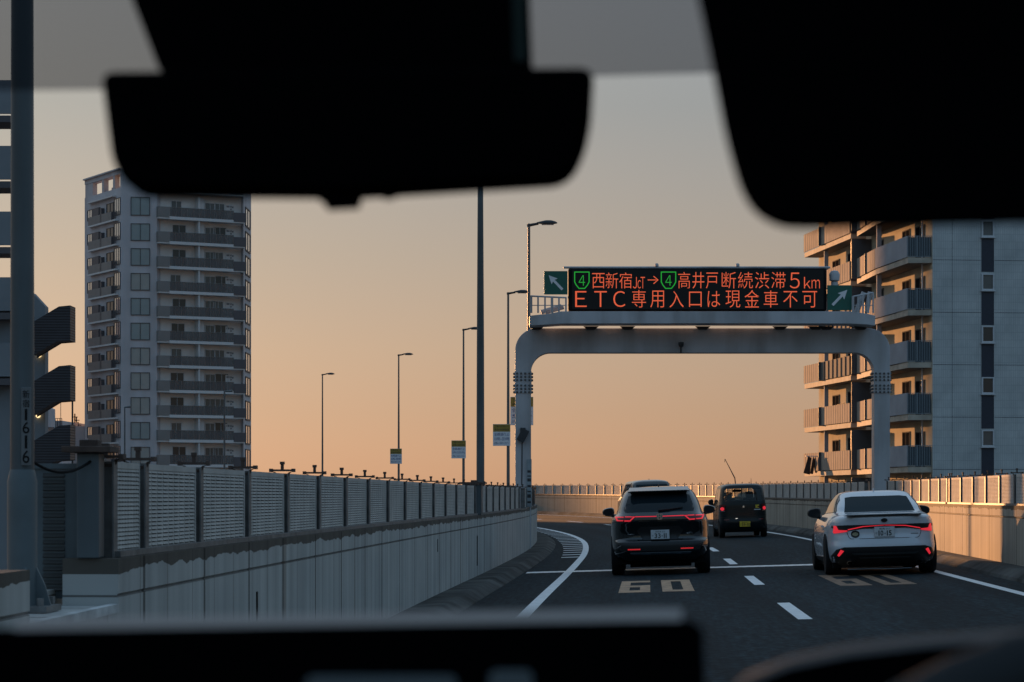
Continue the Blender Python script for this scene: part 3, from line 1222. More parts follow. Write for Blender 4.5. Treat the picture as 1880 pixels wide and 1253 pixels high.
# small fittings on the beam and legs
b = MB()
c = g(1250, 634)
b.lathe([(0.05, 0.0), (0.07, 0.06), (0.07, 0.12)], 10, 0, Matrix.Translation((c.x, ZG - 0.09, c.z - 0.05)))
b.tube([(c.x, ZG - 0.02, c.z - 0.22), (c.x, ZG - 0.05, c.z - 0.03)], 0.02, 6)
b.build('loudspeaker', M_DARK, gant)
b = MB()
c = g(960, 800)
b.box(-0.10, 0.10, -0.22, -0.04, -0.17, 0.17, 0, Matrix.Translation((c.x, ZG, c.z)) @ Matrix.Rotation(R(28), 4, 'Y'))
b.box(-0.07, 0.07, -0.14, -0.005, -0.04, 0.20, 0, Matrix.Translation((c.x, ZG, c.z)))
b.tube([(c.x - 0.02, ZG - 0.012, c.z - 0.15), (c.x - 0.03, ZG - 0.012, c.z - 1.3)], 0.015, 6)
b.build('junction_box', M_DARK, gant, bevel=0.01)
b = MB()
c = g(970, 890)
b.box(-0.065, 0.065, -0.03, 0.0, -0.62, 0.62, 0, Matrix.Translation((c.x + 0.02, ZG - 0.02, c.z + 0.04)))
mk = b.build('marker_board', mat('marker_grey', (0.25, 0.29, 0.31), rough=0.5), gant)
b = MB()
for zz, hh in ((0.30, 0.06), (0.18, 0.03), (0.08, 0.08), (-0.08, 0.06), (-0.22, 0.03), (-0.34, 0.09), (-0.50, 0.05)):
    b.box(-0.045, 0.045, -0.034, -0.031, zz - hh / 2, zz + hh / 2, 0, Matrix.Translation((c.x + 0.02, ZG - 0.02, c.z + 0.04)))
b.build('marker_stripes', M_DARK, mk)

# ------------------------------------------------------------------ message board
ZM = ZG - 0.72
MS = ZM / FPX


def m_(x, y):
    return (x - CX) * MS, EYE + (HY - y) * MS


xl, zb_ = m_(1043, 571)
xr, zt_ = m_(1518, 493)
board = thing('message_board', ((xl + xr) / 2, ZM, zb_), 'black electronic message board with orange and green lettering on the gantry', 'message board', world_coords=True)
b = MB()
b.box(xl, xr, ZM, ZM + 0.34, zb_, zt_)
b.build('housing', M_BLACK, board, bevel=0.05, seg=3)
b = MB()
x0_, z0_ = m_(1050, 568)
x1_, z1_ = m_(1512, 496)
b.box(x0_, x1_, ZM - 0.012, ZM - 0.002, z0_, z1_)
M_SCREEN = mat('led_screen', (0.006, 0.007, 0.008), rough=0.35, spec=0.3, var=0)
scr = b.build('screen', M_SCREEN, board)
b = MB()
b.tube([(xl - 0.12, ZM + 0.1, zt_ + 0.03), (xr + 0.1, ZM + 0.1, zt_ + 0.03)], 0.03, 8)
b.build('top_rail', M_GANTRY, board, smooth=True)
fnm = lambda x, z: (x, ZM - 0.0165, z)


def led(ch, x0, x1, y0, y1, name='character', mt=None):
    b = MB()
    a = m_(x0, y1)
    c = m_(x1, y0)
    add_text(b, ch, a[0], c[0], a[1], c[1], fnm, 0, -0.010)
    b.build(name, mt or M_LED, scr)


def stroke(mb, pts, w):
    pts = [Vector((m_(*p)[0], 0, m_(*p)[1])) for p in pts]
    for a, c in zip(pts, pts[1:]):
        d = (c - a)
        d.normalize()
        nn = Vector((-d.z, 0, d.x)) * w / 2
        q = [a + nn - d * w * .3, a - nn - d * w * .3, c - nn + d * w * .3, c + nn + d * w * .3]
        mb.add([(v.x, ZM - 0.0165, v.z) for v in q], [(0, 1, 2, 3)])


for sx in (1055, 1214):
    b = MB()
    w_ = 26.5
    stroke(b, [(sx, 500), (sx, 518), (sx + 3, 524), (sx + 8, 530), (sx + w_ - 8, 530), (sx + w_ - 3, 524), (sx + w_, 518), (sx + w_, 500), (sx, 500)], 0.026)
    b.build('route_shield', M_LEDG, scr)
    led('４', sx + 7.5, sx + 19, 506, 525, 'route_number', M_LEDG)
for ch, x0, x1, y0, y1 in (('西', 1087, 1110, 502, 530), ('新', 1112, 1135, 501, 530), ('宿', 1137, 1160, 501, 530), ('Ｊ', 1162, 1169, 509, 530), ('ｃ', 1170.5, 1176.5, 515, 530), ('Ｔ', 1176, 1184, 509, 530), ('→', 1189, 1209, 507, 522),
                           ('高', 1245, 1267, 500, 530), ('井', 1271, 1293, 500, 530), ('戸', 1296, 1318, 501, 530), ('断', 1325, 1351, 500, 530), ('続', 1355, 1382, 500, 530), ('渋', 1386, 1412, 500, 530), ('滞', 1416, 1442, 500, 530),
                           ('５', 1450, 1468, 501, 530), ('ｋ', 1476, 1488, 509, 530), ('ｍ', 1490, 1505, 514, 530),
                           ('Ｅ', 1056, 1077, 535, 564), ('Ｔ', 1091, 1114, 535, 564), ('Ｃ', 1126, 1148, 535, 564), ('専', 1160, 1186, 533, 565), ('用', 1194, 1219, 534, 565), ('入', 1229, 1255, 535, 565), ('口', 1265, 1288, 536, 564),
                           ('は', 1299, 1322, 535, 564), ('現', 1332, 1359, 534, 565), ('金', 1367, 1394, 533, 565), ('車', 1402, 1428, 534, 565), ('不', 1438, 1464, 535, 565), ('可', 1473, 1500, 535, 565)):
    led(ch, x0, x1, y0, y1)


def arrow_sign(x0, y0, x1, y1, dir_, label):
    Zs = ZG - 0.80
    sS = Zs / FPX
    w, h = (x1 - x0) * sS, (y1 - y0) * sS
    t = thing('direction_sign', (P((x0 + x1) / 2, 0, Zs).x, Zs, P(0, y1, Zs).z), label, 'sign', 'green arrow signs on the gantry')
    b = MB()
    b.box(-w / 2, w / 2, 0, 0.04, 0, h)
    b.build('board', M_GREEN, t, bevel=0.006)
    # arrow pointing up, then rotated
    A = [(-0.035, -0.27), (0.035, -0.27), (0.035, 0.08), (0.12, 0.05), (0.0, 0.29), (-0.12, 0.05), (-0.035, 0.08)]
    k = h / 0.66
    an = R(-44) * dir_
    pts = [(x * math.cos(an) - z * math.sin(an), x * math.sin(an) + z * math.cos(an)) for (x, z) in A]
    b = MB()
    b.prism([(x * k, -0.006, h / 2 + z * k) for (x, z) in pts], (0, 0.004, 0))
    b.build('arrow', M_SIGNWHITE, t)
    b = MB()
    b.box(-w * .3, w * .3, 0.041, 0.10, h * .2, h * .27)
    b.box(-w * .3, w * .3, 0.041, 0.10, h * .75, h * .82)
    b.build('bracket', M_POST, t)


arrow_sign(999, 498, 1042, 541, -1, 'square green sign with a white arrow pointing up and left')
arrow_sign(1519, 524, 1564, 570, 1, 'square green sign with a white arrow pointing up and right')
# camera on a stem above the right arrow sign
c = P(1532, 524, ZG - 0.5)
t = thing('traffic_camera', (c.x, c.y, c.z), 'pale traffic camera above the right arrow sign', 'camera')
b = MB()
b.tube([(0, 0, -0.55), (0, 0, 0.08)], 0.09, 12)
b.build('stem', M_GANTRY, t, smooth=True)
b = MB()
b.lathe([(0.05, 0.08), (0.13, 0.12), (0.14, 0.28), (0.10, 0.36), (0.03, 0.38)], 14)
b.build('camera_head', M_GANTRY, t, smooth=True)

# ------------------------------------------------------------------ buildings
M_TOWER = mat('tower_render', (0.52, 0.50, 0.515), rough=0.8, var=0.07, scale=0.4)
grime(M_TOWER, 0.14, 0.5, 0.04)
M_TOWERIN = mat('tower_recess', (0.68, 0.66, 0.63), rough=0.8, var=0.08, scale=0.5)
M_TAUPE = mat('balcony_taupe', (0.21, 0.195, 0.185), rough=0.6, var=0.08, scale=0.8)
M_TAUPE2 = mat('balcony_taupe_dark', (0.10, 0.09, 0.095), rough=0.6, var=0.08, scale=0.8)
M_SLAB = mat('slab_white', (0.62, 0.61, 0.60), rough=0.7, var=0.06)
M_FRAME = mat('window_frame_dark', (0.06, 0.06, 0.065), rough=0.5, var=0)
M_FRAMEW = mat('window_frame_white', (0.55, 0.56, 0.58), rough=0.4, var=0.05)
M_PANE = mat('pane_blind', (0.25, 0.295, 0.30), rough=0.12, spec=0.6, var=0.12, scale=0.35)
M_PANED = mat('pane_dark', (0.03, 0.034, 0.04), rough=0.05, spec=0.6, var=0.3, scale=0.4)
M_PANEM = mat('pane_mirror', (0.75, 0.75, 0.75), rough=0.06, metal=0.85, var=0.05)
M_PANEG = mat('pane_grey', (0.10, 0.11, 0.115), rough=0.08, spec=0.6, var=0.4, scale=0.3)


def veil(name, c, k):
    m = bpy.data.materials.new(name)
    m.use_nodes = True
    n, l = m.node_tree.nodes, m.node_tree.links
    bs = n['Principled BSDF']
    setin(bs, Base_Color=rgba(c), Roughness=0.25)
    tr = n.new('ShaderNodeBsdfTransparent')
    tr.inputs[0].default_value = rgba([0.8, 0.78, 0.76])
    mx = n.new('ShaderNodeMixShader')
    mx.inputs[0].default_value = k
    l.new(tr.outputs[0], mx.inputs[1])
    l.new(bs.outputs[0], mx.inputs[2])
    l.new(mx.outputs[0], n['Material Output'].inputs[0])
    return m


M_PANEH = mat('house_pane', (0.022, 0.023, 0.026), rough=0.95, spec=0.0, var=0.3, scale=0.8)
M_FRAMEH = mat('house_frame', (0.16, 0.15, 0.14), rough=0.9, spec=0.02, var=0.05)
M_VEIL = veil('balcony_glass', (0.15, 0.135, 0.135), 0.62)
M_VEILH = veil('balcony_glass_house', (0.26, 0.23, 0.20), 0.8)
for _m in (M_VEILH,):
    setin(_m.node_tree.nodes['Principled BSDF'], Roughness=0.8, Specular_IOR_Level=0.1)


def XY(px, Z):
    return Vector(((px - CX) / FPX * Z, Z, 0))


def wallM(p0, p1):
    """frame on a wall seen left to right from the road: x along, -y outwards, z up"""
    u = (p1 - p0).normalized()
    return Matrix(((u.x, -u.y, 0, p0.x), (u.y, u.x, 0, p0.y), (0, 0, 1, 0), (0, 0, 0, 1)))


def put(name, me, parent, M, z=0.0):
    o = link_mesh(name, me, parent)
    if parent.type == 'EMPTY':
        o.matrix_local = Matrix.Translation(-parent.location + Vector((0, 0, z))) @ M
    return o


def zpx(y, Z):
    return EYE + (HY - y) / FPX * Z


def window_meshes(w, h, mull=1, fr=0.06, pm=None, fm=None, depth=0.10, sill=False):
    b = MB()
    b.box(0, w, -depth, 0, 0, fr)
    b.box(0, w, -depth, 0, h - fr, h)
    b.box(0, fr, -depth, 0, fr, h - fr)
    b.box(w - fr, w, -depth, 0, fr, h - fr)
    for i in range(1, mull + 1):
        x = w * i / (mull + 1)
        b.box(x - fr * .4, x + fr * .4, -depth * 0.9, 0, fr, h - fr)
    if sill:
        b.box(-fr, w + fr, -depth - 0.06, 0, -fr, -0.002)
    f = b.mesh('window', fm or M_FRAME)
    b = MB()
    for i in range(mull + 1):
        x0, x1 = w * i / (mull + 1), w * (i + 1) / (mull + 1)
        tl = random.uniform(-.004, .004)
        b.add([(x0 + fr * .5, -depth * 0.4, fr * .8), (x1 - fr * .5, -depth * 0.4 + tl, fr * .8), (x1 - fr * .5, -depth * 0.4 + tl, h - fr * .8), (x0 + fr * .5, -depth * 0.4, h - fr * .8)], [(0, 1, 2, 3)])
    p = b.mesh('pane', pm or M_PANE)
    return f, p


def put_window(parent, M, z, meshes, name='window'):
    o = put(name, meshes[0], parent, M, z)
    link_mesh('pane', meshes[1], o)
    return o


# ---- tall apartment tower on the left
A, B, C, D_, E_ = XY(155.5, 282), XY(222, 272), XY(288, 272.4), XY(447, 277.4), XY(461, 284.5)
Ci, Di = C + Vector((0.25, 0.85, 0)), D_ + Vector((-0.35, 0.75, 0))
F_, G_ = E_ + Vector((-6.5, 14, 0)), A + Vector((-1.0, 12, 0))
base = (B + C) / 2
tower = thing('apartment_tower', (base.x, base.y, -7.0), 'tall grey apartment tower with stacked balconies and open roof frame, behind the left sound barrier', 'building', world_coords=True)
plan = [A, B, C, Ci, Di, D_, E_, F_, G_]
b = MB()
ZT = zpx(344, 272)
b.prism([Vector((p.x, p.y, -7)) for p in plan], (0, 0, ZT + 7))
b.build('walls', M_TOWER, tower)
# solid crown from the corner face rightwards, open frame on the left
ZR = zpx(311, 272)
b = MB()
b.prism([Vector((p.x, p.y, ZT + 0.004)) for p in (B + Vector((0.2, 0.2, 0)), C, D_, E_, F_, B + Vector((3.0, 11, 0)))], (0, 0, ZR - ZT - 0.5))
b.build('crown_wall', M_TOWER, tower)
b = MB()
b.prism([Vector((p.x, p.y, ZR - 0.5)) for p in (A, B, B + Vector((0.9, 0.5, 0)), A + Vector((0.9, 0.5, 0)))], (0, 0, 0.5))
b.prism([Vector((p.x, p.y, ZR - 0.496)) for p in (B + Vector((0.91, 0.3, 0)), C, D_, E_, F_, B + Vector((3.4, 11, 0)))], (0, 0, 0.5))
b.prism([Vector((p.x, p.y, ZR + 0.004)) for p in (A + Vector((-.2, -.2, 0)), B + Vector((-.1, -.3, 0)), B + Vector((.5, 2, 0)), A + Vector((1, 2, 0)))], (0, 0, 0.15))
b.build('roof_frame', M_TOWER, tower)
MA = wallM(A, B)
LA = (B - A).length
cm = MB()
cm.box(-0.3, 0.3, 0.05, 0.65, ZT + 0.003, ZR - 0.503)
cme = cm.mesh('column', M_TOWER)
for u in (LA * 0.50, LA * 0.80):
    o_ = put('column', cme, tower, MA @ Matrix.Translation((u, 0, 0)))
b = MB()
b.box(0.05, LA * 0.22, 0.05, 0.6, ZT + 0.003, ZR - 0.503)
put('end_wall', b.mesh('end_wall', M_TOWER), tower, MA)
b = MB()
b.box(LA * 0.97, LA * 1.0, 0.05, 0.6, ZT + 0.003, ZR - 0.503)
put('column', b.mesh('column', M_TOWER), tower, MA)
b = MB()
b.box(LA * 0.24, LA * 0.485, 0.1, 0.4, ZT + 1.5, ZT + 1.75)
b.box(LA * 0.53, LA * 0.70, 1.0, 2.2, ZT + 0.003, ZT + 0.6)
put('roof_rail', b.mesh('roof_rail', M_TOWER), tower, MA)

NF = 13
FH = 45.6 / FPX * 272
zc = [zpx(379 + 45.6 * k, 272) for k in range(NF)]
MC = wallM(B, C)
MR = wallM(C, D_)
MRi = wallM(Ci, Di)
ME = wallM(D_, E_)
LC, LR, LRi, LE = (C - B).length, (D_ - C).length, (Di - Ci).length, (E_ - D_).length
w_mid = window_meshes(35 / FPX * 272, 2.15, 1, 0.07, M_PANE, M_FRAME, 0.12)
w_mid3 = window_meshes(35 / FPX * 272, 2.0, 1, 0.07, mat('pane_curtain', (0.33, 0.33, 0.31), rough=0.15, spec=0.5, var=0.10, scale=0.5), M_FRAME, 0.12)
w_mid2 = window_meshes(35 / FPX * 272, 2.0, 1, 0.07, M_PANE, M_FRAME, 0.12)
w_la = window_meshes(1.9, 2.0, 2, 0.07, M_PANEM, M_FRAME, 0.1)
w_lb = window_meshes(1.5, 1.35, 1, 0.07, M_PANEM, M_FRAME, 0.1)
w_ld = window_meshes(2.2, 2.0, 1, 0.07, M_PANED, M_FRAME, 0.1)
w_e = window_meshes(LE * 0.62, 2.3, 1, 0.14, M_PANEM, M_FRAME, 0.12)
w_r1 = window_meshes(1.7, 2.0, 1, 0.06, M_PANED, M_FRAMEW, 0.10)
w_r2 = window_meshes(1.3, 1.9, 1, 0.06, M_PANEG, M_FRAMEW, 0.10)
# balcony pieces, modelled for floor level 0
b = MB()
b.box(2.2, 9.6, -0.40, -0.33, -1.42, -0.42)
bl_front = b.mesh('balcony_front', M_TAUPE)
b = MB()
b.box(9.602, 9.68, -0.40, -0.002, -1.42, -0.45)
for k in range(7):
    b.box(9.69 + .19 * k, 9.72 + .19 * k, -0.3, -0.26, -1.42, -0.40)
bl_end = b.mesh('balcony_end', M_TAUPE2)
b = MB()
b.box(2.1, 11.0, -0.45, -0.002, -1.62, -1.43)
bl_slab = b.mesh('balcony_slab', M_SLAB)
b = MB()
b.box(3.0, 5.2, -0.25, -0.002, -1.4, 0.55)
b.box(6.0, 6.5, -0.4, -0.002, -1.4, 0.3)
bl_stuff = b.mesh('louvre_door', M_TAUPE2)
OUT = 0.55
b = MB()
b.box(-0.05, 1.35, -OUT - 0.08, -OUT, -1.22, -0.02)
b.box(-0.05, 0.03, -OUT, 0.3, -1.22, -0.02)
br_a = b.mesh('balcony_end', M_TAUPE)
b = MB()
b.box(1.352, LR - 1.45, -OUT - 0.05, -OUT - 0.01, -1.1, -0.06)
br_g = b.mesh('balcony_glass', M_VEIL)
b = MB()
for k in range(12):
    x = 1.36 + (LR - 2.9) * k / 11
    b.box(x - 0.02, x + 0.02, -OUT - 0.09, -OUT - 0.052, -1.1, -0.02)
b.box(1.352, LR - 1.45, -OUT - 0.09, -OUT - 0.04, -0.055, -0.02)
br_h = b.mesh('handrail', M_TAUPE)
b = MB()
b.box(LR - 1.448, LR + 0.12, -OUT - 0.10, -OUT, -1.3, -0.22)
b.box(LR + 0.04, LR + 0.12, -OUT, 0.4, -1.3, -0.22)
br_b = b.mesh('balcony_end', M_TAUPE2)
b = MB()
b.box(1.3, LR - 1.5, -OUT - 0.12, 0.6, -1.45, -1.12)
b.box(0.0, 1.298, -OUT - 0.02, 0.6, -1.40, -1.23)
b.box(LR - 1.498, LR, -OUT - 0.02, 0.6, -1.45, -1.31)
br_s = b.mesh('balcony_slab', M_SLAB)
b = MB()
b.box(LRi * 0.42, LRi * 0.435, -1.3, -0.002, -1.1, 1.4)
b.box(LRi * 0.43, LRi * 0.52, -0.5, -0.002, -1.1, 1.4)
br_p = b.mesh('partition', M_SLAB)
b = MB()
b.box(LRi * 0.80, LRi * 0.90, -0.06, -0.002, -1.0, 0.85)
br_w = b.mesh('service_panel', M_SLAB)
b = MB()
b.box(0.02, LRi - 0.02, -0.02, -0.001, -1.12, 1.70)
br_rw = b.mesh('recess_wall', M_TOWERIN)
br_v = []
for (x, z) in ((.815, .6), (.835, .6), (.862, .6), (.862, .3), (.885, .55)):
    b = MB()
    b.box(LRi * x, LRi * (x + .014), -0.07, -0.061, z - .1, z + .1)
    br_v.append(b.mesh('vent', M_FRAME))
b = MB()
b.box(0, 0.62, -0.32, -0.02, -1.1, -0.5)
ac_m = b.mesh('air_conditioner', M_SLAB)
for k in range(NF):
    z = zc[k]
    put_window(tower, MC @ Matrix.Translation(((240 - 222) / 66 * LC, 0, -1.1 if k else -1.05)), z, w_mid if k == 0 else (w_mid3 if k in (3, 6, 7, 8, 10) else w_mid2))
    if k > 11:
        continue
    put('balcony_front', bl_front, tower, MA, z)
    put('balcony_end', bl_end, tower, MA, z)
    put('balcony_slab', bl_slab, tower, MA, z)
    put('louvre_door', bl_stuff, tower, MA, z)
    put_window(tower, MA @ Matrix.Translation((LA - 2.0, 0, -0.95)), z, w_la)
    put_window(tower, MA @ Matrix.Translation((1.1, 0, -0.75)), z, w_lb)
    put_window(tower, MA @ Matrix.Translation((7.3, 0, -1.3)), z, w_ld)
    for nm, me in (('balcony_end', br_a), ('balcony_glass', br_g), ('handrail', br_h), ('balcony_end', br_b), ('balcony_slab', br_s)):
        put(nm, me, tower, MR, z)
    put('partition', br_p, tower, MRi, z)
    put('recess_wall', br_rw, tower, MRi, z)
    o_ = put('service_panel', br_w, tower, MRi, z)
    for v_ in br_v:
        link_mesh('vent', v_, o_)
    j = random.choice((0, 0.15, -0.1))
    put_window(tower, MRi @ Matrix.Translation((LRi * 0.13 + j, 0, -1.0)), z, w_r1 if k % 3 else w_r2)
    put_window(tower, MRi @ Matrix.Translation((LRi * 0.545, 0, -1.0)), z, w_r2)
    put_window(tower, MRi @ Matrix.Translation((LRi * 0.66 - j, 0, -1.0)), z, w_r1 if k % 2 else w_r2)
    put('air_conditioner', ac_m, tower, MRi @ Matrix.Translation((LRi * 0.30, 0, 0)), z)
    put_window(tower, ME @ Matrix.Translation((LE * 0.2, 0, -1.5)), z, w_e)
b = MB()
b.prism([(0.2, -0.7, 1.72), (LR - 0.2, -0.7, 1.72), (LR - 0.2, 1.3, 1.72), (0.2, 1.3, 1.72)], (0, 0, 0.18))
put('canopy', b.mesh('canopy', M_SLAB), tower, MR, zc[0])
b = MB()
b.prism([(2.0, -0.5, 1.25), (10.2, -0.5, 1.25), (10.2, -0.003, 1.25), (2.0, -0.003, 1.25)], (0, 0, 0.15))
put('canopy', b.mesh('canopy', M_SLAB), tower, MA, zc[0])

# ---- building with the outside stair at the left edge
ZS = 113.0
M_STAIR = ribbed('stair_cladding', (0.050, 0.045, 0.048), 0.13, 'Z', 0.3)
M_STAIRW = mat('stair_house_wall', (0.22, 0.235, 0.25), rough=0.8, var=0.1, scale=0.4)
sb = XY(30, ZS)
stair = thing('stair_house', (sb.x, sb.y, -7.0), 'apartment house at the left edge with dark ribbed outside stair flights', 'building', world_coords=True)
b = MB()
c0, c1 = XY(-170, ZS + 3), XY(-4, ZS + 3)
q_ = XY(-8, ZS + 14)
b.prism([(c0.x, ZS + 3, -7), (c1.x, ZS + 3, -7), (q_.x, ZS + 14, -7), (c0.x, ZS + 14, -7)], (0, 0, zpx(90, ZS) + 7))
b.build('main_block', M_STAIRW, stair)
b = MB()
pts = [(-4, 1200), (82, 1200), (83, 563), (60, 538), (-4, 520)]
b.prism([P(x, y, ZS + 1.6) for x, y in pts], (0, 0.8, 0))
b.build('stair_wall', M_STAIRW, stair)
for k in range(5):
    y0 = 142 + 121.5 * k
    b = MB()
    l_, r_ = XY(-120, ZS).x, XY(17, ZS).x
    b.box(l_, r_, ZS + 0.8, ZS + 0.95, zpx(y0 + 62, ZS), zpx(y0, ZS))
    b.box(r_ - 0.12, r_, ZS + 0.952, ZS + 2.9, zpx(y0 + 62, ZS), zpx(y0, ZS))
    b.build('balcony_front', M_STAIRW, stair)
    b = MB()
    b.box(l_, r_ - 0.1, ZS + 0.7, ZS + 2.95, zpx(y0 + 78, ZS), zpx(y0 + 66, ZS))
    b.build('balcony_slab', M_TAUPE2, stair)
for k in range(4):
    y = 110 * k - 0.5 * k
    up = [(58, 593), (108, 563), (129, 561), (129, 626), (103, 628), (58, 655)]
    up = [(a, c + y) for a, c in up]
    b = MB()
    b.prism([P(x, yy, ZS) for x, yy in up], (0, 0.12, 0))
    fl = b.build('stair_parapet', M_STAIR, stair)
    b = MB()
    b.prism([P(x, yy, ZS) + Vector((0, 1.25, 0)) for x, yy in up], (0, 0.1, 0))
    b.build('stair_parapet', M_STAIR, stair)
    b = MB()
    xa, xb = P(127.8, 0, ZS).x, P(128.9, 0, ZS).x
    b.box(xa, xb, ZS + 0.122, ZS + 1.24, zpx(626 + y, ZS), zpx(561 + y, ZS))
    b.build('stair_end', M_STAIR, stair)
    b = MB()
    sl = [(104, 618), (127, 617), (127, 625), (104, 627), (62, 652), (62, 643)]
    b.prism([P(x, yy + y, ZS + 0.123) for x, yy in sl], (0, 1.12, 0))
    b.build('stair_slab', M_TAUPE2, stair)
for (x, y) in ((72, 653), (70, 764)):
    b = MB()
    c = P(x, y, ZS + 1.5)
    b.lathe([(0.03, -0.1), (0.10, -0.05), (0.12, 0.0), (0.08, 0.08), (0.03, 0.1)], 12, 0, Matrix.Translation(c))
    b.build('stair_lamp', emit('stair_bulb', (1.0, 0.72, 0.35), 1.6), stair, smooth=True)
b = MB()
w_s = window_meshes(0.75, 1.5, 1, 0.06, M_PANED, M_FRAMEW, 0.1)
for k in range(3):
    put_window(stair, Matrix.Translation((P(0, 0, ZS + 3).x + 0.05, ZS + 2.9, 0)), zpx(690 + 110 * k, ZS) - 1.2, w_s)

# ---- things in the gap between the two
t = thing('water_tank', P(88, 785, 230), 'grey roof water tank on a railed stand between the stair house and the tower', 'water tank', world_coords=True)
b = MB()
c = P(84, 0, 230)
b.lathe([(0.92, zpx(785, 230)), (0.92, zpx(752, 230)), (0.6, zpx(749, 230))], 20, 0, Matrix.Translation((c.x, c.y, 0)))
b.build('tank', M_TOWER, t, smooth=True)
b = MB()
b.box(P(80, 0, 230).x, P(110, 0, 230).x, 231.2, 236, -7, zpx(772, 230))
b.build('stand', M_TOWER, t)
b = MB()
for x in range(82, 112, 4):
    b.tube([(P(x, 0, 230).x, 231.0, zpx(786, 230)), (P(x, 0, 230).x, 231.0, zpx(768, 230))], 0.03, 5)
b.tube([(P(82, 0, 230).x, 231.0, zpx(768, 230)), (P(110, 0, 230).x, 231.0, zpx(768, 230))], 0.03, 5)
b.build('guard_rail', M_DARK, t)
b = MB()
b.tube([P(111.5, 830, 230), P(111.5, 700, 230)], 0.03, 6)
tag(b.build('mast', M_DARK), 'thin antenna mast rising from the roof beside the water tank', 'mast')
b = MB()
b.tube([P(133, 860, 150), P(133, 737, 150)], 0.06, 6)
tag(b.build('drain_pipe', M_DARK), 'thin dark vertical pipe under the stair landing corner', 'pipe')
q0, q1 = XY(128, 285), XY(158, 285)
t = thing('office_block', (q0.x, 285, -7), 'small grey block far away, just left of the tower foot', 'building', world_coords=True)
b = MB()
b.box(XY(110, 285).x, XY(155, 285).x, 285, 297, -7, zpx(783, 285))  # widened behind the stair flights so that it shades the far road
b.box(XY(112, 285).x, XY(135, 285).x, 285.5, 296, zpx(783, 285) + 0.003, zpx(783, 285) + 0.5)
b.build('walls', M_TOWER, t)
b = MB()
b.box(XY(138, 285).x, XY(149, 285).x, 284.9, 285.05, zpx(832, 285), zpx(823, 285))
b.build('window', M_PANED, t)
b = MB()
for x, y0 in ((140, 796), (143, 805), (137, 790)):
    b.tube([P(x, 785, 288), P(x, y0 - 30, 288)], 0.10, 5)
    b.tube([P(x - 3, y0 - 24, 288), P(x + 6, y0 - 24, 288)], 0.05, 5)
b.build('roof_aerials', M_DARK, t)
# unseen blocks added behind the stair house to shade the road and right wall
for i, (x0, x1, h, lb) in enumerate(((-69.0, -60.0, 26, 'unseen grey block added behind the outside stair house for its shade'), (-97, -80.0, 28, 'wide unseen grey block added farther left for its shade'))):
    b = MB()
    b.box(x0, x1, 272, 284, -7, h)
    for k in range(8):
        b.box(x0 + 0.4, x1 - 0.4, 271.3, 271.98, -5 + 2.9 * k, -4.0 + 2.9 * k)
    tag(b.build('shade_block', M_TOWER), lb, 'building')

# two slim street lamps down in the street before the tower
for (x, y0, x2, Z, lb) in ((229, 748, 240, 205, 'slim blue grey street lamp before the left part of the tower'), (412, 719, 427, 190, 'slim street lamp before the right part of the tower')):
    c = P(x, 905, Z)
    t = thing('street_lamp', (c.x, c.y, -7), lb, 'street lamp', 'slim street lamps below the tower', world_coords=True)
    b = MB()
    b.tube([(c.x, Z, -7), (c.x, Z, zpx(y0, Z))], [0.12, 0.06], 8)
    b.build('pole', M_POLEG, t, smooth=True)
    b = MB()
    q = P(x2, y0, Z)
    b.tube([(c.x - 0.02, Z, zpx(y0, Z)), (q.x, Z, q.z + 0.03)], [0.05, 0.10], 8)
    b.build('lamp_head', M_POLEG, t, smooth=True)

# ---- tiled apartment house on the right
dF = Vector((-0.108, 0.994, 0)).normalized()
eF = Vector((dF.y, -dF.x, 0))
K0 = XY(1712, 130)
house = thing('apartment_house', (K0.x, K0.y, -7.0), 'tiled blue grey apartment house on the right with sunlit balconies', 'building', world_coords=True)
M_TILE = tiles('wall_tiles', (0.47, 0.49, 0.485), (0.51, 0.525, 0.515), (0.36, 0.38, 0.385), 0.125, 0.42)
M_CREAM = mat('facade_cream', (0.56, 0.48, 0.35), rough=0.9, spec=0.1, var=0.12, scale=1.0)
M_BALC = mat('balcony_metal', (0.34, 0.345, 0.37), rough=0.85, spec=0.15, var=0.12, scale=0.7)
M_BALCR = ribbed('balcony_strips', (0.38, 0.31, 0.25), 0.55, 'Y', 0.10, rough=0.9)
M_CONCB = mat('balcony_concrete', (0.42, 0.36, 0.29), rough=0.8, var=0.25, scale=1.5)
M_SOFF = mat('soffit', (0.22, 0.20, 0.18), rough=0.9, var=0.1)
M_NAVY = mat('strip_navy', (0.022, 0.026, 0.042), rough=0.5, var=0.1)
LF, LE2, HT = 26.5, 17.0, 24.0
b = MB()
p = [K0, K0 + eF * LE2, K0 + eF * LE2 + dF * (LF + 6), K0 + dF * LF + eF * 3.0, K0 + dF * LF]
n = len(p)
vs = [Vector((q.x, q.y, -7)) for q in p] + [Vector((q.x, q.y, HT)) for q in p]
for i in range(n):
    j = (i + 1) % n
    L = (p[j] - p[i]).length
    b.add([vs[i], vs[j], vs[j + n], vs[i + n]], [(0, 1, 2, 3)], 0 if i in (0, 1) else 1, None, [(0, 0), (L, 0), (L, HT + 7), (0, HT + 7)])
b.add([vs[i + n] for i in range(n)], [tuple(range(n))], 1)
b.build('walls', [M_TILE, M_CREAM], house)
MEn = wallM(K0, K0 + eF)
MFc = wallM(K0 + dF * LF, K0)        # facade frame: x runs towards the camera
FLH = 2.91
RAIL = [4.35 + FLH * k for k in range(-1, 7)]
Q0, Q1, Q2, Q3, Q4 = XY(1667, 130.2), XY(1608, 136.9), XY(1573.5, 143.0), XY(1562, 144.2), XY(1477, 155.8)
Q2i = K0 + dF * ((Q2.y - K0.y) / dF.y)
Q3i = K0 + dF * ((Q3.y - K0.y) / dF.y)
Q4i = K0 + dF * (LF - 0.4)
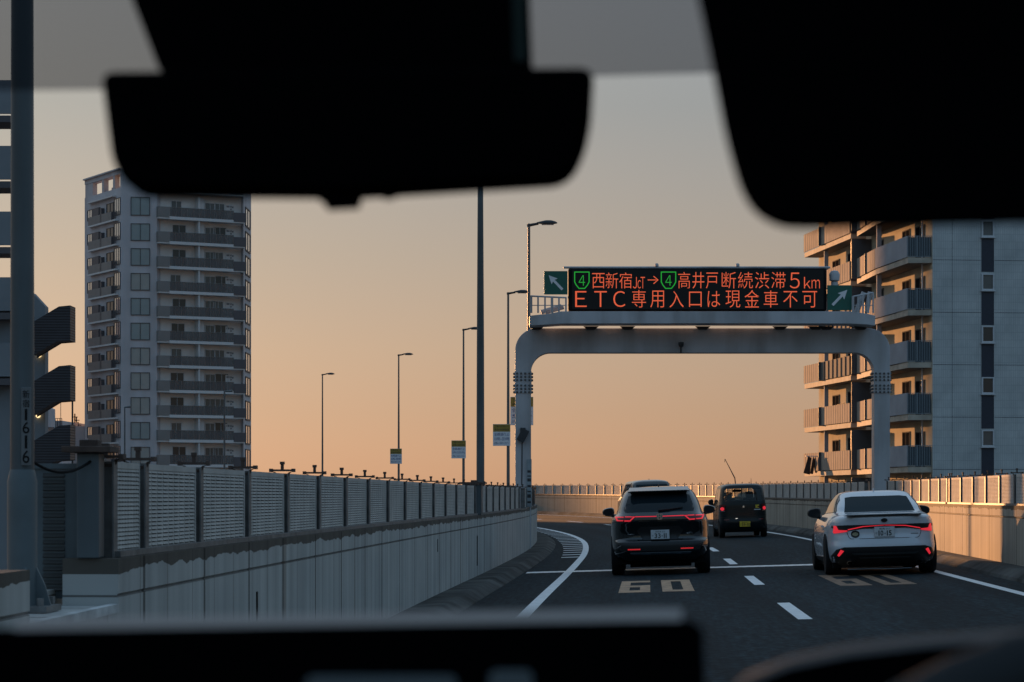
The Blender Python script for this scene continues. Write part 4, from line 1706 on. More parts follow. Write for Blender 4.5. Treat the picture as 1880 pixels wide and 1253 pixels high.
K0o = K0 + dF * 0.12 - eF * 0.004


def flat(pts, z0, z1, name, m, parent):
    b_ = MB()
    b_.prism([Vector((q.x, q.y, z0)) for q in pts], (0, 0, z1 - z0))
    return b_.build(name, m, parent)


def upright(p0, p1, z0, z1, th, name, m, parent):
    """upright sheet from p0 to p1, thickness away from the left hand side"""
    d = (p1 - p0).normalized()
    nn = Vector((d.y, -d.x, 0)) * th
    b_ = MB()
    b_.prism([Vector((q.x, q.y, z0)) for q in (p0, p1, p1 + nn, p0 + nn)], (0, 0, z1 - z0))
    return b_.build(name, m, parent)


off = -eF * 0.0
for k, zr in enumerate(RAIL):
    zt, zb2 = zr, zr - 1.19
    # near stack
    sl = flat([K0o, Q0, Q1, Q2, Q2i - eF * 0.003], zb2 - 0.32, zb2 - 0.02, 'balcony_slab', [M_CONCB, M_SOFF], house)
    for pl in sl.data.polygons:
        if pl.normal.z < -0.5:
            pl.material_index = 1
    upright(Q1 - dF * 0.01, Q0 + dF * 0.06, zb2 + 0.02, zt, 0.05, 'balcony_front', M_BALC, house)
    upright(Q2, Q1 + dF * 0.02, zb2 + 0.02, zt, 0.05, 'balcony_front', M_BALCR, house)
    # barred end rail facing the road
    b = MB()
    ME2 = wallM(Q0, K0o)
    Lr = (K0o - Q0).length
    for i in range(11):
        x = Lr * i / 10
        b.box(x - 0.014, x + 0.014, 0.0, 0.03, zb2 + 0.06, zt - 0.03, 0)
    b.box(0, Lr, -0.005, 0.035, zt - 0.03, zt, 0)
    b.box(0, Lr, -0.005, 0.035, zb2 + 0.02, zb2 + 0.055, 0)
    b.box(Lr * 0.36, Lr * 0.40, -0.01, 0.045, zb2 + 0.02, zt + 0.01, 0)
    b.box(0.03, Lr - 0.03, 0.12, 0.14, zb2 + 0.08, zt - 0.06, 1)
    put('balcony_rail', b.mesh('balcony_rail', [mat('rail_blue_grey', (0.20, 0.235, 0.26), rough=0.5, var=0.05) if k == 0 else bpy.data.materials['rail_blue_grey'],
                                             mat('rail_panel', (0.06, 0.085, 0.105), rough=0.4, var=0.05) if k == 0 else bpy.data.materials['rail_panel']]), house, ME2)
    # far stack
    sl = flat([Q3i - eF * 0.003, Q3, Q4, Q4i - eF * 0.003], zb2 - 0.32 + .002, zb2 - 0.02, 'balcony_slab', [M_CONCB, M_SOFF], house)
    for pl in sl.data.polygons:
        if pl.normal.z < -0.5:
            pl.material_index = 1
    glass = k in (3, 4)
    mid = Q3.lerp(Q4, 0.62)
    upright(mid, Q3 + dF * 0.06, zb2 + 0.02, zt, 0.05, 'balcony_front', M_VEILH if glass else M_BALCR, house)
    upright(Q4, mid + dF * 0.02, zb2 + 0.02, zt, 0.05, 'balcony_front', M_BALCR, house)
    if glass:
        for i in range(8):
            b = MB()
            q = Q3.lerp(mid, i / 7)
            b.box(q.x - 0.10, q.x - 0.055, q.y - 0.04, q.y + 0.04, zb2 + 0.02, zt)
            b.build('balcony_post', M_FRAMEH, house)
    upright(Q3, Q3i, zb2 - 0.02, zt + (1.2 if k % 2 else 0.0), 0.06, 'balcony_end', M_NAVY, house)
    # columns, divider boards and doors
    c_ = Q1 + eF * 0.10 + dF * 0.1
    b = MB()
    b.box(c_.x, c_.x + 0.26, c_.y, c_.y + 0.26, zb2 - 0.015, zb2 - 0.33 + FLH)
    b.build('column', M_BALC, house)
    c_ = Q3.lerp(Q4, 0.60) + eF * 0.15
    b = MB()
    b.box(c_.x, c_.x + 0.26, c_.y, c_.y + 0.26, zb2 - 0.015, zb2 - 0.33 + FLH)
    b.build('column', M_BALC, house)
    for u, hh in ((9.9, 1.2), (13.0, 2.4), (21.5, 1.2)):
        q = K0 + dF * u
        upright(q - eF * 1.25, q - eF * 0.003, zb2 - 0.018, zb2 + hh, 0.04, 'divider', M_TAUPE2, house)
    if k == 0:
        wA = window_meshes(1.75, 2.0, 1, 0.06, M_PANEH, M_FRAMEH, 0.05)
        wB = window_meshes(1.55, 1.25, 1, 0.06, M_PANEH, M_FRAMEH, 0.05)
        ba = MB()
        ba.box(0, 0.8, -0.42, -0.12, 0, 0.62)
        ba.box(0.9, 1.5, -0.55, -0.1, 0, 0.9)
        acm = ba.mesh('air_conditioner', M_TAUPE2)
        bp_ = MB()
        bp_.lathe([(0.05, 0), (0.05, FLH)], 10)
        pipe = bp_.mesh('down_pipe', M_FRAMEW, True)
        bl = MB()
        bl.box(-0.5, 0.45, -0.75, -0.5, 0.02, 0.1)
        bl.box(-0.4, -0.1, -0.8, -0.45, 0.4, 1.05)
        bl.box(0.0, 0.4, -0.8, -0.45, 0.3, 0.95)
        bl.tube([(-0.9, -0.62, 1.08), (0.9, -0.62, 1.12)], 0.02, 6)
        lau = bl.mesh('drying_rail', M_DARK)
    z = zb2 - 0.02
    for u in (1.5 + 1.75, 15.3, 22.6):
        put_window(house, MFc @ Matrix.Translation((LF - u, 0, 0.02)), z, wA)
    for u in (4.5 + 1.5, 11.7, 18.6):
        put_window(house, MFc @ Matrix.Translation((LF - u, 0, 0.85)), z, wB)
    put('air_conditioner', acm, house, MFc @ Matrix.Translation((LF - 8.6 + .3 * (k % 2), 0, 0.01)), z)
    put('air_conditioner', acm, house, MFc @ Matrix.Translation((LF - 16.9, 0, 0.01)), z)
    put('down_pipe', pipe, house, MFc @ Matrix.Translation((LF - 1.0, -0.3, 0)), z)
    if k % 3 != 1:
        put('drying_rail', lau, house, MFc @ Matrix.Translation((LF - 7.6 - .5 * (k % 2), 0, 0.25)), z)
        put('drying_rail', lau, house, MFc @ Matrix.Translation((LF - 18.0, 0, 0.2)), z)
# window column with dark strips between
wT = window_meshes(0.70, 0.92, 0, 0.07, M_PANEG, M_FRAMEW, 0.10, sill=True)
wT2 = window_meshes(0.70, 0.92, 0, 0.07, M_PANED, M_FRAMEW, 0.10, sill=True)
ux = (1803.5 - 1712) / FPX * 130 + 0.03
for k, y in enumerate((420, 518, 614, 708, 805, 902, 323)):
    zc_ = zpx(y, 130.3)
    put_window(house, MEn @ Matrix.Translation((ux, -0.003, -0.46)), zc_, wT if k in (0, 1, 4) else wT2)
    b = MB()
    b.box(ux - 0.005, ux + 0.71, -0.02, -0.003, zc_ - 2.40, zc_ - 0.55)
    put('dark_strip', b.mesh('dark_strip', M_NAVY), house, MEn)
# movement joints in the tiling
b = MB()
for x in (1.12, 8.5):
    b.box(x - 0.012, x + 0.012, -0.004, 0.002, -7, HT - 0.1)
for k, zr in enumerate(RAIL):
    b.box(0.02, ux - 0.03, -0.0045, 0.002, zr - 1.36, zr - 1.335)
    b.box(ux + 0.74, LE2 - 0.02, -0.0045, 0.002, zr - 1.36, zr - 1.335)
put('tile_joints', b.mesh('tile_joints', M_NAVY), house, MEn)
b = MB()
b.box(-0.16, LE2 + 0.1, -0.15, 6.0, HT + 0.003, HT + 0.5)
put('roof_edge', b.mesh('roof_edge', M_TOWER), house, MEn)

# clothes hung out at the far end of the lowest balcony
qz = 152.2
M_CLOTH = mat('dark_cloth', (0.05, 0.035, 0.03), rough=0.95, var=0.5, scale=5)
lz = thing('laundry', P(1489, 870, qz), 'dark clothes hung out at the far end of a lower sunlit balcony', 'laundry', world_coords=True)
for pts, dy in (([(1484, 838), (1490, 841), (1487, 872), (1475, 869)], 0.0), ([(1493, 838), (1496, 845), (1493, 871), (1487, 870)], 0.25), ([(1497, 838), (1503, 866), (1497, 869), (1493, 850)], 0.5)):
    b = MB()
    b.prism([P(x, y, qz + dy) for x, y in pts], (0, 0.12, 0))
    b.build('garment', M_CLOTH, lz, bevel=0.03)
b = MB()
b.tube([P(1479, 838, qz + 0.3), P(1508, 838, qz + 0.3)], 0.03, 6)
b.build('pole', M_FRAMEW, lz)

# crane jib far away over the barrier
t = thing('crane', P(1350, 900, 420), 'thin crane jib far away over the sound barrier', 'crane', world_coords=True)
b = MB()
b.tube([P(1352, 905, 420), P(1349, 878, 420), P(1331, 843, 420)], [0.13, 0.11, 0.05], 5)
b.build('jib', M_DARK, t)
b = MB()
b.tube([P(1331, 843, 420), P(1330.5, 849, 420)], 0.05, 5)
b.build('hook_line', M_DARK, t)

# ------------------------------------------------------------------ vehicles
M_TYRE = mat('tyre', (0.012, 0.012, 0.013), rough=0.85, spec=0.2, var=0.2, scale=10)
M_RIM = mat('rim', (0.16, 0.16, 0.165), rough=0.3, metal=0.8, var=0.05)
M_CARGLASS = mat('car_glass', (0.010, 0.017, 0.021), rough=0.05, spec=0.2, var=0)
M_SALGLASS = bpy.data.materials.new('saloon_glass')
M_SALGLASS.use_nodes = True
_n, _l = M_SALGLASS.node_tree.nodes, M_SALGLASS.node_tree.links
_n.remove(_n['Principled BSDF'])
_d, _g, _x = _n.new('ShaderNodeBsdfDiffuse'), _n.new('ShaderNodeBsdfGlossy'), _n.new('ShaderNodeMixShader')
_d.inputs[0].default_value = (0.016, 0.030, 0.037, 1)
_g.inputs['Roughness'].default_value = 0.05
_x.inputs[0].default_value = 0.035
_l.new(_d.outputs[0], _x.inputs[1])
_l.new(_g.outputs[0], _x.inputs[2])
_l.new(_x.outputs[0], _n['Material Output'].inputs[0])
M_TRIM = mat('car_trim_black', (0.012, 0.012, 0.013), rough=0.45, spec=0.4, var=0)
M_UNDER = mat('underbody', (0.006, 0.006, 0.006), rough=0.9, spec=0.1, var=0)
M_CHROME = mat('chrome', (0.6, 0.6, 0.62), rough=0.15, metal=1.0, var=0)
M_TAIL = emit('tail_lamp_glow', (1.0, 0.035, 0.06), 0.62)
M_TAILDIM = mat('tail_lens', (0.10, 0.006, 0.008), rough=0.15, spec=0.6, var=0)
M_PLATE = mat('plate_white', (0.55, 0.55, 0.56), rough=0.5, var=0.03)
M_PLATEY = mat('plate_yellow', (0.60, 0.43, 0.03), rough=0.5, var=0.03)
M_PLATELET = mat('plate_letters', (0.01, 0.018, 0.015), rough=0.5, var=0)


def pchip(xs, ys, x):
    n = len(xs)
    if x <= xs[0]:
        return ys[0]
    if x >= xs[-1]:
        return ys[-1]
    h = [xs[i + 1] - xs[i] for i in range(n - 1)]
    d = [(ys[i + 1] - ys[i]) / h[i] for i in range(n - 1)]
    m = [d[0]] + [0.0 if d[i - 1] * d[i] <= 0 else 2 * d[i - 1] * d[i] / (d[i - 1] + d[i]) for i in range(1, n - 1)] + [d[-1]]
    i = 0
    while x > xs[i + 1]:
        i += 1
    t = (x - xs[i]) / h[i]
    return ys[i] * (2 * t ** 3 - 3 * t ** 2 + 1) + h[i] * m[i] * (t ** 3 - 2 * t ** 2 + t) + ys[i + 1] * (3 * t ** 2 - 2 * t ** 3) + h[i] * m[i + 1] * (t ** 3 - t ** 2)


class CarShape:
    """body as rounded plan slices stacked in height; local y runs forward, the tail is near y = 0"""

    def __init__(s, rows):
        s.z = [r[0] for r in rows]
        s.c = [[r[k] for r in rows] for k in (1, 2, 3, 4)]

    def at(s, z):
        return [pchip(s.z, c, z) for c in s.c]

    def rear(s, x, z):
        w, yr, yf, n = s.at(z)
        k = min(0.985, abs(x) / w)
        ly = (yf - yr) / 2
        return (yr + yf) / 2 - ly * (1 - k ** n) ** (1.0 / n)

    def side(s, y, z):
        w, yr, yf, n = s.at(z)
        ly = (yf - yr) / 2
        k = min(0.995, abs(y - (yr + yf) / 2) / ly)
        return w * (1 - k ** n) ** (1.0 / n)

    def body(s, step=0.025, N=96):
        b = MB()
        zs = []
        for i in range(len(s.z) - 1):
            m = max(1, int(math.ceil((s.z[i + 1] - s.z[i]) / step)))
            zs += [s.z[i] + (s.z[i + 1] - s.z[i]) * k / m for k in range(m)]
        zs.append(s.z[-1])
        vs, fs = [], []
        for z in zs:
            w, yr, yf, n = s.at(z)
            ly, yc = (yf - yr) / 2, (yr + yf) / 2
            for k in range(N):
                # even spread along the plan outline: blend of angle and square parametrisation
                a = 2 * math.pi * (k + 0.5) / N
                c_, s_ = math.cos(a), math.sin(a)
                q = max(abs(c_), abs(s_))
                ux, uy = c_ / q, s_ / q
                r_ = (abs(ux) ** n + abs(uy) ** n) ** (-1.0 / n)
                vs.append((w * ux * r_, yc + ly * uy * r_, z))
        for i in range(len(zs) - 1):
            for k in range(N):
                k2 = (k + 1) % N
                fs.append((i * N + k, i * N + k2, (i + 1) * N + k2, (i + 1) * N + k))
        fs.append(tuple(reversed(range(N))))
        fs.append(tuple(range((len(zs) - 1) * N, len(zs) * N)))
        b.add(vs, fs)
        return b


def patch(shape, poly, mode='rear', off=0.006, thick=0.02, grid=0.05):
    """a piece of trim, glass or lamp that follows the body: poly is (x, z) seen from behind, or (y, z) seen from the side"""
    bm = bmesh.new()
    f = bm.faces.new([bm.verts.new((p[0], p[1], 0)) for p in poly])
    xs = [p[0] for p in poly]
    zs = [p[1] for p in poly]
    for ax, lo, hi in ((0, min(xs), max(xs)), (1, min(zs), max(zs))):
        n = int((hi - lo) / grid)
        for i in range(1, n + 1):
            c = lo + (hi - lo) * i / (n + 1)
            co = (c, 0, 0) if ax == 0 else (0, c, 0)
            no = (1, 0, 0) if ax == 0 else (0, 1, 0)
            bmesh.ops.bisect_plane(bm, geom=bm.verts[:] + bm.edges[:] + bm.faces[:], plane_co=co, plane_no=no)
    bmesh.ops.triangulate(bm, faces=bm.faces[:])
    front = [v for v in bm.verts]
    bnd = [e for e in bm.edges if e.is_boundary]
    ext = bmesh.ops.extrude_edge_only(bm, edges=bnd)['geom']
    back = [v for v in ext if isinstance(v, bmesh.types.BMVert)]
    bs = set(back)
    for v in bm.verts:
        d = off - thick if v in bs else off
        if mode == 'rear':
            x, z = v.co.x, v.co.y
            v.co = (x, shape.rear(x, z) - d, z)
        else:
            y, z = v.co.x, v.co.y
            sx = shape.side(y, z) + d
            v.co = (-sx if mode == 'left' else sx, y, z)
    bmesh.ops.recalc_face_normals(bm, faces=bm.faces[:])
    me = bpy.data.meshes.new('patch')
    bm.to_mesh(me)
    bm.free()
    return me


def fit_patch(name, shape, poly, m, parent, mode='rear', off=0.006, thick=0.02, grid=0.05, smooth=True):
    me = patch(shape, poly, mode, off, thick, grid)
    me.materials.append(m)
    if smooth:
        me.polygons.foreach_set('use_smooth', [True] * len(me.polygons))
        me.set_sharp_from_angle(angle=R(50))
    return link_mesh(name, me, parent)


def cut(o, cutters):
    """boolean difference, baked into the mesh"""
    ob = bpy.data.objects.new('cutter', cutters.mesh('cutter', M_UNDER))
    col.objects.link(ob)
    md = o.modifiers.new('cut', 'BOOLEAN')
    md.operation = 'DIFFERENCE'
    md.solver = 'EXACT'
    md.object = ob
    if o.parent:
        ob.parent = o.parent
    bpy.context.view_layer.update()
    me = bpy.data.meshes.new_from_object(o.evaluated_get(bpy.context.evaluated_depsgraph_get()))
    o.modifiers.clear()
    o.data = me
    bpy.data.objects.remove(ob)
    me.polygons.foreach_set('use_smooth', [True] * len(me.polygons))
    me.set_sharp_from_angle(angle=R(38))


def wheel_arches(o, ys, r, w_in, w_out, zc_):
    c = MB()
    for y in ys:
        for sx in (-1, 1):
            c.lathe([(r, w_in), (r, w_out)], 36, 0, Matrix.Translation((0, y, zc_)) @ Matrix.Rotation(R(90 * sx), 4, 'Y'))
    cut(o, c)


def wheels(t, ys, x, r, wd):
    for y in ys:
        for sx in (-1, 1):
            M_ = Matrix.Translation((sx * x, y, r)) @ Matrix.Rotation(R(90 * sx), 4, 'Y')
            b = MB()
            h = wd / 2
            b.lathe([(r * 0.64, -h), (r * 0.93, -h), (r * 0.985, -h * 0.8), (r, -h * 0.45), (r, -h * 0.12), (r * 0.985, -h * 0.1), (r * 0.985, h * 0.1), (r, h * 0.12), (r, h * 0.45), (r * 0.985, h * 0.8), (r * 0.93, h), (r * 0.64, h)], 40, 0, M_)
            ty = b.build('wheel', M_TYRE, t, smooth=30)
            b = MB()
            b.lathe([(r * 0.64, h * 0.6), (r * 0.66, h * 0.98), (r * 0.60, h * 0.98), (r * 0.57, h * 0.5), (r * 0.15, h * 0.62), (r * 0.1, h * 0.7)], 30, 0, M_)
            for k in range(5):
                a = 2 * math.pi * k / 5
                b.box(-0.025, 0.025, r * 0.1, r * 0.60, h * 0.55, h * 0.92, 0, M_ @ Matrix.Rotation(a, 4, 'Z'))
            b.build('rim', M_RIM, ty, smooth=30)


def mirror(t, x, y, z, m, sx, w=0.24, h=0.17):
    b = MB()
    vs, fs = [], []
    n = 18
    for (dy, k) in ((-0.05, 0.86), (-0.02, 1.0), (0.06, 0.95), (0.12, 0.6), (0.14, 0.2)):
        for i in range(n):
            a = 2 * math.pi * i / n
            ex = math.copysign(abs(math.cos(a)) ** 0.7, math.cos(a)) * w / 2 * k
            ez = math.copysign(abs(math.sin(a)) ** 0.7, math.sin(a)) * h / 2 * k
            ez *= 1.0 - 0.22 * (ex * sx / (w / 2))
            vs.append((x + sx * w / 2 + ex, y + dy, z + ez))
    for j in range(4):
        for i in range(n):
            i2 = (i + 1) % n
            fs.append((j * n + i, j * n + i2, (j + 1) * n + i2, (j + 1) * n + i))
    fs += [tuple(reversed(range(n))), tuple(range(4 * n, 5 * n))]
    b.add(vs, fs)
    b.tube([(x - sx * 0.10, y + 0.08, z - h * 0.62), (x + sx * 0.06, y + 0.05, z - h * 0.40)], [0.045, 0.03], 8)
    mo = b.build('side_mirror', m, t, smooth=40)
    b = MB()
    pts = []
    for i in range(n):
        a = 2 * math.pi * i / n
        ex = math.copysign(abs(math.cos(a)) ** 0.7, math.cos(a)) * w / 2 * 0.76
        ez = math.copysign(abs(math.sin(a)) ** 0.7, math.sin(a)) * h / 2 * 0.76
        ez *= 1.0 - 0.22 * (ex * sx / (w / 2))
        pts.append((x + sx * w / 2 + ex, y - 0.051, z + ez))
    b.prism(pts, (0, -0.004, 0))
    b.build('mirror_glass', M_CARGLASS, mo)


def number_plate(t, shape, z0, top, bottom, m, x=0.0, kana=None, y=None):
    w, h = 0.33, 0.165
    yy = (shape.rear(x, z0 + h / 2) if y is None else y) - 0.035
    b = MB()
    b.box(x - w / 2, x + w / 2, yy, yy + 0.03, z0, z0 + h)
    p = b.build('number_plate', m, t, bevel=0.004)
    b = MB()
    fn = lambda xx, z: (xx, yy - 0.0015, z)
    add_text(b, top, x - 0.085, x + 0.085, z0 + 0.118, z0 + 0.150, fn)
    xs = {2: [(-.06, -.005)], 5: None}
    u = x - 0.100
    for ch in bottom:
        wd = 0.017 if ch == '1' else (0.024 if ch == '-' else 0.046)
        if ch == '-':
            b.add([fn(u, z0 + 0.052), fn(u + wd, z0 + 0.052), fn(u + wd, z0 + 0.064), fn(u, z0 + 0.064)], [(0, 1, 2, 3)])
        else:
            add_text(b, ch, u, u + wd, z0 + 0.018, z0 + 0.104, fn, 0, 0.022)
        u += wd + 0.016
    if kana:
        add_text(b, kana, x - 0.15, x - 0.118, z0 + 0.045, z0 + 0.078, fn)
    b.build('lettering', M_PLATELET, p)
    return p


def antenna(t, y, z, m):
    b = MB()
    b.prism([(-0.012, y, z - 0.01), (-0.012, y + 0.14, z - 0.01), (-0.012, y + 0.03, z + 0.055), (-0.012, y + 0.0, z + 0.06)], (0.024, 0, 0))
    b.build('antenna', m, t, bevel=0.006)


def place_vehicle(name, s_px, Z, o, label, cat, yaw=0.0):
    s_ = s_at_depth(Z, o)
    p = on_road(s_, o)
    t = thing(name, p, label, cat)
    th = head(s_) + R(yaw)
    q = on_road(s_, o + 1) - p
    roll = math.atan2(q.z, 1.0)
    t.rotation_euler = (0, -roll, -th)
    return t


# ---- black crossover in the left lane
M_BLK = mat('black_paint', (0.006, 0.008, 0.009), rough=0.12, spec=0.5, var=0, coat=0.8)
suv = place_vehicle('suv', 1215, 41.7, 3.20, 'black crossover car with a full width red light bar, in the left lane', 'car')
CS = CarShape([(.26, .80, .20, 4.15, 6), (.33, .85, .09, 4.28, 6), (.42, .88, .03, 4.32, 6), (.55, .893, .02, 4.33, 6), (.61, .893, .05, 4.33, 6), (.66, .893, .11, 4.32, 6), (.72, .893, .115, 4.30, 6), (.88, .89, .08, 4.24, 6),
               (.98, .875, .05, 4.15, 6), (1.05, .845, .055, 4.0, 6), (1.09, .80, .10, 3.6, 6), (1.14, .765, .16, 3.2, 6), (1.25, .735, .28, 2.95, 6), (1.38, .685, .44, 2.6, 6),
               (1.47, .635, .56, 2.4, 6), (1.52, .585, .62, 2.25, 6), (1.555, .50, .72, 2.1, 5), (1.58, .36, .95, 1.9, 4), (1.59, .16, 1.25, 1.6, 3)])
bd = CS.body().build('body', M_BLK, suv, smooth=38)
wheel_arches(bd, (0.86, 3.47), 0.375, 0.58, 1.2, 0.345)
wheels(suv, (0.86, 3.47), 0.775, 0.345, 0.225)
b = MB()
b.box(-0.80, 0.80, 0.35, 4.0, 0.20, 0.30)
b.box(-0.55, 0.55, 0.6, 1.1, 0.14, 0.22)
b.build('underbody', M_UNDER, suv)
fit_patch('rear_window', CS, [(-.61, 1.135), (.61, 1.135), (.625, 1.19), (.545, 1.44), (.50, 1.462), (-.50, 1.462), (-.545, 1.44), (-.625, 1.19)], M_CARGLASS, suv, off=0.004)
b = MB()
b.prism([(-.56, .42, 1.475), (-.50, .36, 1.492), (.50, .36, 1.492), (.56, .42, 1.475), (.53, .75, 1.555), (-.53, .75, 1.555)], (0, 0, 0.025))
b.build('roof_spoiler', M_BLK, suv, bevel=0.01)
antenna(suv, 0.85, 1.565, M_BLK)
for md, yb in (('left', 0), ('right', 0)):
    fit_patch('side_window', CS, [(0.85, 1.12), (2.95, 1.10), (2.25, 1.46), (1.0, 1.47), (0.72, 1.25)], M_CARGLASS, suv, md, off=0.004, grid=0.12)
# tail lamps: clear dark lens plate, glowing outlines
for sx in (-1, 1):
    lens = fit_patch('tail_lamp', CS, [(sx * .80, 1.075), (sx * .43, 1.065), (sx * .45, 1.02), (sx * .53, .962), (sx * .77, .975), (sx * .83, 1.02)], M_TAILDIM, suv, off=0.012, thick=0.03)
    for poly in ([(.64, 1.062), (.80, 1.068), (.80, 1.050), (.64, 1.046)], [(.77, 1.050), (.80, 1.050), (.765, .985), (.735, .985)], [(.65, 1.000), (.745, 1.004), (.735, .985), (.65, .982)],
                 [(.43, 1.060), (.46, 1.060), (.535, .995), (.510, .990)], [(.51, .992), (.63, .998), (.63, .976), (.525, .974)]):
        fit_patch('light_guide', CS, [(sx * x, z) for x, z in poly], M_TAIL, lens, off=0.018, thick=0.008)
    fit_patch('light_bar', CS, [(sx * .055, 1.045), (sx * .62, 1.050), (sx * .62, 1.066), (sx * .055, 1.060)], M_TAIL, suv, off=0.010, thick=0.02)
    fit_patch('reflector', CS, [(sx * .36, .462), (sx * .585, .462), (sx * .585, .482), (sx * .36, .482)], emit('reflector_glow', (1.0, .04, .05), .45) if sx < 0 else bpy.data.materials['reflector_glow'], suv, off=0.010, thick=0.02)  # reflector given its own glow in place of light thrown back
    mirror(suv, sx * 0.84, 2.72, 1.135, M_BLK, sx, 0.23, 0.165)
# badge: rounded frame with an H
b = MB()
yb = CS.rear(0, 1.05) - 0.022
o1 = [(-.052, 1.10), (.052, 1.10), (.056, 1.085), (.044, 1.008), (.030, .995), (-.030, .995), (-.044, 1.008), (-.056, 1.085)]
i1 = [(x * .80, 1.05 + (z - 1.05) * .80) for x, z in o1]
n = len(o1)
vs = [(x, yb, z) for x, z in o1] + [(x, yb, z) for x, z in i1] + [(x, yb + .02, z) for x, z in o1] + [(x, yb + .02, z) for x, z in i1]
fs = []
for i in range(n):
    j = (i + 1) % n
    fs += [(i, j, j + n, i + n), (i + 2 * n, j + 2 * n, j, i), (i + n, j + n, j + 3 * n, i + 3 * n)]
b.add(vs, fs)
for sx in (-1, 1):
    b.prism([(sx * .030, yb, 1.088), (sx * .017, yb, 1.088), (sx * .012, yb, 1.004), (sx * .022, yb, 1.004)], (0, .02, 0))
b.box(-.02, .02, yb, yb + .02, 1.038, 1.054)
b.build('badge', M_CHROME, suv)
number_plate(suv, CS, 0.645, '世田谷 310', '33-11', M_PLATE, kana='や', y=0.075)
fit_patch('plate_recess', CS, [(-.30, .635), (.30, .635), (.42, .80), (.34, .87), (-.34, .87), (-.42, .80)], M_TRIM, suv, off=0.008, thick=0.02)
fit_patch('bumper_trim', CS, [(-.70, .44), (.70, .44), (.78, .58), (.82, .60), (-.82, .60), (-.78, .58)], M_TRIM, suv, off=0.006, thick=0.02)
fit_patch('bumper_strip', CS, [(-.53, .375), (.53, .375), (.545, .405), (-.545, .405)], M_CHROME, suv, off=0.014, thick=0.03)
for sx in (-1, 1):
    fit_patch('bumper_accent', CS, [(sx * .70, .555), (sx * .845, .475), (sx * .845, .462), (sx * .70, .540)], M_CHROME, suv, off=0.010, thick=0.02)
    fit_patch('model_lettering', CS, [(sx * .47, .735), (sx * .58, .735), (sx * .58, .748), (sx * .47, .748)], M_CHROME, suv, off=0.006, thick=0.01)
b = MB()
b.tube([(-0.02, CS.rear(0, 1.16) - 0.02, 1.165), (0.16, CS.rear(.16, 1.175) - 0.03, 1.175), (0.42, CS.rear(.4, 1.20) - 0.03, 1.205)], [0.03, 0.022, 0.012], 8)
b.build('wiper', M_TRIM, suv, smooth=True)

# ---- white saloon on the right
M_WHT = mat('white_paint', (0.60, 0.62, 0.66), rough=0.16, spec=0.5, var=0, coat=0.8)
sed = place_vehicle('sedan', 1615, 38.4, 6.86, 'white saloon car with red light bar and black lower bumper, on the right', 'car')
CD = CarShape([(.15, .80, .28, 4.4, 5.5), (.22, .87, .14, 4.6, 5.5), (.32, .905, .05, 4.68, 5.5), (.46, .918, .01, 4.71, 5.5), (.60, .92, .03, 4.70, 5), (.70, .915, .05, 4.66, 5), (.80, .905, .045, 4.5, 5), (.88, .885, .03, 4.3, 5),
               (.95, .845, .02, 4.0, 5), (.985, .80, .05, 3.7, 5), (1.00, .775, .16, 3.5, 5), (1.02, .755, .50, 3.35, 5.5), (1.05, .735, .72, 3.2, 6), (1.14, .705, .92, 3.0, 6), (1.24, .655, 1.20, 2.75, 6),
               (1.30, .610, 1.40, 2.6, 6), (1.345, .575, 1.55, 2.5, 6), (1.372, .525, 1.64, 2.42, 5.5), (1.388, .45, 1.72, 2.35, 5), (1.398, .34, 1.80, 2.28, 4), (1.402, .15, 1.92, 2.15, 3)])
bd = CD.body(0.02).build('body', M_WHT, sed, smooth=38)
wheel_arches(bd, (0.98, 3.78), 0.36, 0.62, 1.2, 0.335)
wheels(sed, (0.98, 3.78), 0.79, 0.335, 0.255)
b = MB()
b.box(-0.82, 0.82, 0.45, 4.3, 0.13, 0.22)
b.build('underbody', M_UNDER, sed)
fit_patch('rear_window', CD, [(-.585, 1.045), (.585, 1.045), (.52, 1.29), (.40, 1.305), (-.40, 1.305), (-.52, 1.29)], M_SALGLASS, sed, off=0.012, grid=0.03)
fit_patch('side_window', CD, [(0.98, 1.05), (3.0, 1.02), (2.45, 1.33), (1.75, 1.35), (1.35, 1.25)], M_CARGLASS, sed, 'left', off=0.010, grid=0.05)
fit_patch('side_window', CD, [(0.98, 1.05), (3.0, 1.02), (2.45, 1.33), (1.75, 1.35), (1.35, 1.25)], M_CARGLASS, sed, 'right', off=0.010, grid=0.05)
b = MB()
b.prism([(-.66, .02, .985), (-.60, -.015, 1.005), (.60, -.015, 1.005), (.66, .02, .985), (.62, .16, 1.008), (-.62, .16, 1.008)], (0, 0, 0.016))
b.build('lip_spoiler', M_WHT, sed, bevel=0.006)
b = MB()
b.prism([(-.60, -.008, .980), (.60, -.008, .980), (.62, .10, .992), (-.62, .10, .992)], (0, 0, 0.006))
b.build('spoiler_gap', M_TRIM, sed)
antenna(sed, 1.72, 1.375, M_WHT)
